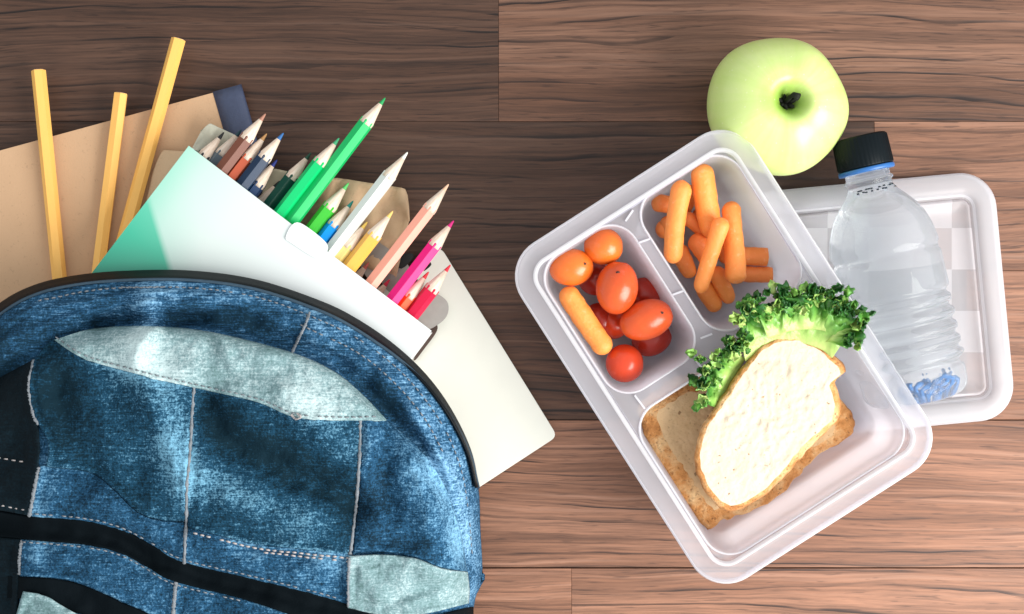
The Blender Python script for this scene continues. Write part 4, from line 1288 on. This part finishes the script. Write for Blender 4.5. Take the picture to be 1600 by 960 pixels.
def frill(anchors, n, size, zf, seed):
    """many small crinkled leaflets strewn along a rim polyline (px); returns V, F, E"""
    rg = random.Random(seed)
    A_ = spline(anchors, 100)
    V, F, E = [], [], []
    for _ in range(n):
        i = rg.randrange(1, 99); q = A_[i]
        tn = A_[i + 1] - A_[i - 1]; tn = tn / np.linalg.norm(tn); nr = np.array((-tn[1], tn[0]))
        if np.dot(nr, q - np.array((1230, 640))) < 0: nr = -nr
        spread = rg.gauss(0, 1) * size * 0.75
        c = q + nr * spread + tn * rg.uniform(-3, 3)
        z = zf(c, spread) + rg.uniform(-0.002, 0.004)
        L_ = size * rg.uniform(0.7, 1.5); Wd = size * rg.uniform(0.5, 1.0)
        a = math.atan2(nr[1], nr[0]) + rg.uniform(-1.3, 1.3)
        dx = np.array((math.cos(a), math.sin(a))); dy = np.array((-dx[1], dx[0]))
        cup = rg.uniform(-0.004, 0.006); sd = rg.random() * 60; rise = rg.uniform(-0.001, 0.007)
        m = 8; o = len(V)
        base = rg.choice((0.15, 0.45, 0.7, 0.85, 1.0))
        for j in range(m):
            w = j / (m - 1)
            for k in range(m):
                u = k / (m - 1) * 2 - 1
                wid = Wd * (0.35 + 0.75 * math.sin(math.pi * min(1, w * 0.75 + 0.12))) * (1 + 0.28 * math.sin(9 * w + sd))
                p = c + dx * L_ * (w - 0.3) * (1 - 0.25 * u * u) + dy * wid * u * 0.6
                p = p + np.array((noise.noise(Vector((u * 2, w * 2, sd))), noise.noise(Vector((u * 2, w * 2, sd + 5))))) * size * 0.35
                zz = z + rise * w + cup * u * u + 0.0022 * noise.noise(Vector((u * 1.8, w * 3, sd + 9))) + 0.0012 * math.sin(u * 6 + sd) * w
                V.append(W(p[0], p[1], zz)); E.append(base + 0.25 * (abs(u) + w - 1))
        F += [tuple(x + o for x in f_) for f_ in grid_faces(m, m)]
    return V, F, E
def build_leaf(name, label, sheets, frills):
    V, F, E = [], [], []
    for v, f, e in [leaf_sheet(*s_) for s_ in sheets] + [frill(*q) for q in frills]:
        o = len(V); V += v; F += [tuple(i + o for i in q) for q in f]; E += e
    c = np.mean(np.array(V), axis=0)
    o = add(name, V, F, M_LEAF, origin=(c[0], c[1], min(v[2] for v in V)), attr={'edge': E}, solid=0.0003)
    return tag(o, label, 'lettuce', 'curly lettuce in the sandwich')
zl = 0.0500
zf1 = lambda c, sp: 0.0625 - 0.00012 * max(0, -sp)
build_leaf('lettuce_leaf', 'larger curly green lettuce leaf spilling over the upper edge of the bread', [
    ([(1165, 565), (1200, 545), (1240, 535), (1280, 545), (1300, 560)], [(1152, 508), (1182, 482), (1235, 468), (1295, 470), (1340, 505)], zl + .002, zl + .014, 170, 36, 4.3, 5, 1.0),
    ([(1200, 530), (1235, 518), (1270, 515), (1300, 520)], [(1180, 485), (1230, 470), (1285, 468), (1335, 500)], zl + .007, zl + .014, 150, 24, 5.1, 5, 4.0),
    ([(1290, 535), (1305, 520), (1318, 508)], [(1325, 540), (1345, 525), (1354, 500)], zl + .009, zl + .012, 60, 20, 2.2, 6, 9.0)],
    [([(1150, 505), (1168, 490), (1190, 478), (1215, 474), (1240, 472)], 40, 14, zf1, 3),
     ([(1215, 474), (1250, 468), (1280, 468), (1305, 478), (1325, 492)], 42, 14, zf1, 4),
     ([(1305, 480), (1335, 490), (1358, 500)], 18, 13, zf1, 5),
     ([(1345, 500), (1338, 520), (1330, 540)], 12, 12, lambda c, sp: 0.0600, 6),
     ([(1270, 462), (1285, 455), (1300, 470)], 12, 9, zf1, 8)])
zf2 = lambda c, sp: 0.0600 - 0.00012 * max(0, sp)
build_leaf('lettuce_leaf', 'smaller curly lettuce tuft hanging out at the left of the upper bread slice', [
    ([(1165, 560), (1150, 585), (1135, 610), (1122, 640)], [(1135, 545), (1112, 565), (1102, 598), (1104, 628)], zl - .002, zl + .008, 90, 26, 3, 5, 12.0)],
    [([(1150, 540), (1130, 560), (1108, 570), (1098, 590), (1102, 612), (1108, 628)], 36, 13, zf2, 13),
     ([(1098, 566), (1090, 556), (1083, 546)], 9, 6, zf2, 14),
     ([(1150, 520), (1158, 535), (1165, 550)], 20, 10, zf2, 15)])

# ------------------------------------------------------------------ apple
def apple():
    z0 = 0.034
    c = W(1213, 169, z0)
    Rr = 0.0362
    r = root('green_apple', (c[0], c[1], 0), 'pale green apple with a dark stem hollow standing on the table', 'apple')
    n, m = 96, 64
    tilt = Matrix.Rotation(math.radians(7), 3, Vector((-0.3, 1, 0)))
    L = []
    for j in range(m + 1):
        t = j / m                       # 0 bottom .. 1 top
        th = math.pi * (1 - t)
        l = []
        for i in range(n):
            ph = 2 * math.pi * i / n
            x = math.sin(th)
            # apple profile: wide shoulders, narrower base, hollows at both poles
            rad = Rr * (x ** 0.92) * (1 + 0.05 * math.cos(th))
            zz = 0.0305 * math.cos(th) * (1 + 0.03 * math.cos(th))
            q = x
            zz -= 0.0170 * math.exp(-(rad / 0.0070) ** 2) if math.cos(th) > 0 else -0.009 * math.exp(-(rad / 0.009) ** 2)
            lob = 1 + 0.018 * math.cos(5 * ph + 0.6) * (0.4 + 0.6 * t) + 0.022 * math.cos(2 * ph + 1) + 0.016 * math.cos(ph - 2.2)
            zz += 0.0012 * math.cos(5 * ph + 0.6) * x * t
            l.append(tilt @ Vector((rad * lob * math.cos(ph), rad * lob * math.sin(ph), zz)) + Vector((c[0], c[1], z0)))
        L.append(l)
    v, f = rings(L, True, True)
    o = add('skin', v, f, M_APPLE, r, recalc=True)
    base = tilt @ Vector((0, 0, 0.010)) + Vector((c[0], c[1], z0))
    pts = [base + Vector(q) for q in ((0, 0, 0.003), (0.0004, 0.0006, 0.009), (0.0012, 0.0016, 0.015), (0.0024, 0.0024, 0.019), (0.0045, 0.0010, 0.0205))]
    v, f = tube(pts, [0.0016, 0.0013, 0.0012, 0.0014, 0.0021], 10)
    add('stem', v, f, M_STEM, r, recalc=True)
    # dry ragged remains round the stem
    prt = []
    for k in range(13):
        a = random.uniform(0, 6.28); ln = random.uniform(0.6, 1.15)
        d = Vector((math.cos(a) * 1.25, math.sin(a) * 0.8, 0)) * ln
        prt.append(tube([base + Vector((0, 0, 0.004)) + d * 0.0005, base + d * 0.0028 + Vector((0.0004, 0, 0.0085)), base + d * 0.0050 + Vector((0.0008, 0.0004, 0.0115))], [0.0018, 0.0017 * ln, 0.0006], 6))
    v, f = merge(prt)
    add('dry_sepals', v, f, M_STEM, r, recalc=True)
apple()

# ------------------------------------------------------------------ water bottle
def bottle():
    zb = 0.0350
    T0 = Vector(W(1342, 214, zb)); T1 = Vector(W(1434, 627, zb))
    ax = (T1 - T0).normalized(); k = (T1 - T0).length / 424.0
    sd = ax.cross(Vector((0, 0, 1))).normalized(); up = sd.cross(ax).normalized()
    r = root('water_bottle', (*((T0 + T1) / 2)[:2], 0.0052), 'small clear water bottle with black cap lying on the plastic lid', 'bottle')
    def loop(t, rad, n=72, ph0=0.0, wob=0.0):
        c = T0 + ax * (t * k)
        out = []
        for i in range(n):
            a = 2 * math.pi * i / n
            rr_ = rad * k * (1 + wob * noise.noise(Vector((math.cos(a) * 2, math.sin(a) * 2, t * 0.05))))
            out.append(c + sd * (rr_ * math.cos(a)) + up * (rr_ * math.sin(a)))
        return out
    prof = [(56, 33), (60, 34.5), (66, 34.5), (68, 38), (72, 38), (74, 34.5), (82, 35), (92, 42), (104, 53), (118, 64), (134, 73), (150, 79), (166, 82.5), (176, 84), (182, 84), (186, 81.5), (190, 80.5), (194, 81.5), (198, 84), (206, 84.5), (252, 84.5)]
    t = 252
    while t < 402:
        for dt, rr_ in ((3, 83.6), (6, 79.8), (9, 78.2), (12, 79.8), (15, 83.6), (19, 84.8)):
            prof.append((t + dt, rr_ - (0.03 * (t - 250) if t > 340 else 0)))
        t += 22
        if t > 380: break
    prof += [(404, 80.5), (412, 77), (419, 70), (423, 60), (422, 40), (416, 18)]
    L = [loop(a, b, wob=0.012 if a > 100 else 0) for a, b in prof]
    v, f = rings(L, True, True)
    add('bottle_body', v, f, M_BOTTLE, r, recalc=True)
    # knurled cap
    def cap_loop(t, rad, kn=0.0):
        n = 120
        c = T0 + ax * (t * k)
        return [c + (sd * math.cos(2 * math.pi * i / n) + up * math.sin(2 * math.pi * i / n)) * ((rad + kn * (i % 3 == 0)) * k) for i in range(n)]
    v, f = rings([cap_loop(1.5, 34), cap_loop(0, 37), cap_loop(1, 40), cap_loop(4, 42, .9), cap_loop(47, 43, .9), cap_loop(49.5, 42.5), cap_loop(49.5, 36)], True, True)
    add('cap', v, f, M_CAP, r, recalc=True)
    v, f = rings([cap_loop(50.5, 36), cap_loop(50.5, 43), cap_loop(52, 43.8), cap_loop(56, 43.8), cap_loop(57.5, 42.6), cap_loop(57.5, 36)], True, True)
    add('cap_ring', v, f, M_RING, r, recalc=True)
    # blue print at the foot
    prt = []
    for q in range(11):
        path = []
        for s_ in range(9):
            x_ = -44 + q * 6.6 + 7 * math.sin(s_ * 0.9 + q * 1.7)
            tt = 393 + s_ * 3.0 - 0.004 * x_ * x_ + 2 * math.cos(q * 2.0 + s_)
            h_ = 30 + 8 * math.sin(q + s_ * 0.5)
            path.append(T0 + ax * (min(tt, 417) * k) - sd * (x_ * k * -1) + up * (h_ * k))
        prt.append(tube(path, [0.0006 + 0.0008 * abs(math.sin(i_ + q)) for i_ in range(9)], 6))
    v, f = merge(prt)
    add('blue_print', v, f, M_BLUEBASE, r, recalc=True)
    # printed date dots on the neck
    prt = []
    for q in range(16):
        a = math.radians(40 + q * 6.2)
        if q in (4, 9): continue
        for row in range(2):
            if random.random() < 0.3: continue
            tt = 84 + row * 4 + random.uniform(-.5, .5)
            rad = 36.0 + (tt - 82) * 0.72 + 0.6
            c = T0 + ax * (tt * k) + (sd * -math.cos(a) + up * math.sin(a)) * (rad * k)
            e = (sd * math.sin(a) + up * math.cos(a)) * 0.0006
            prt.append(tube([c - e, c + e], 0.00042, 5))
    v, f = merge(prt)
    add('date_print', v, f, M_INK, r, recalc=True)
bottle()
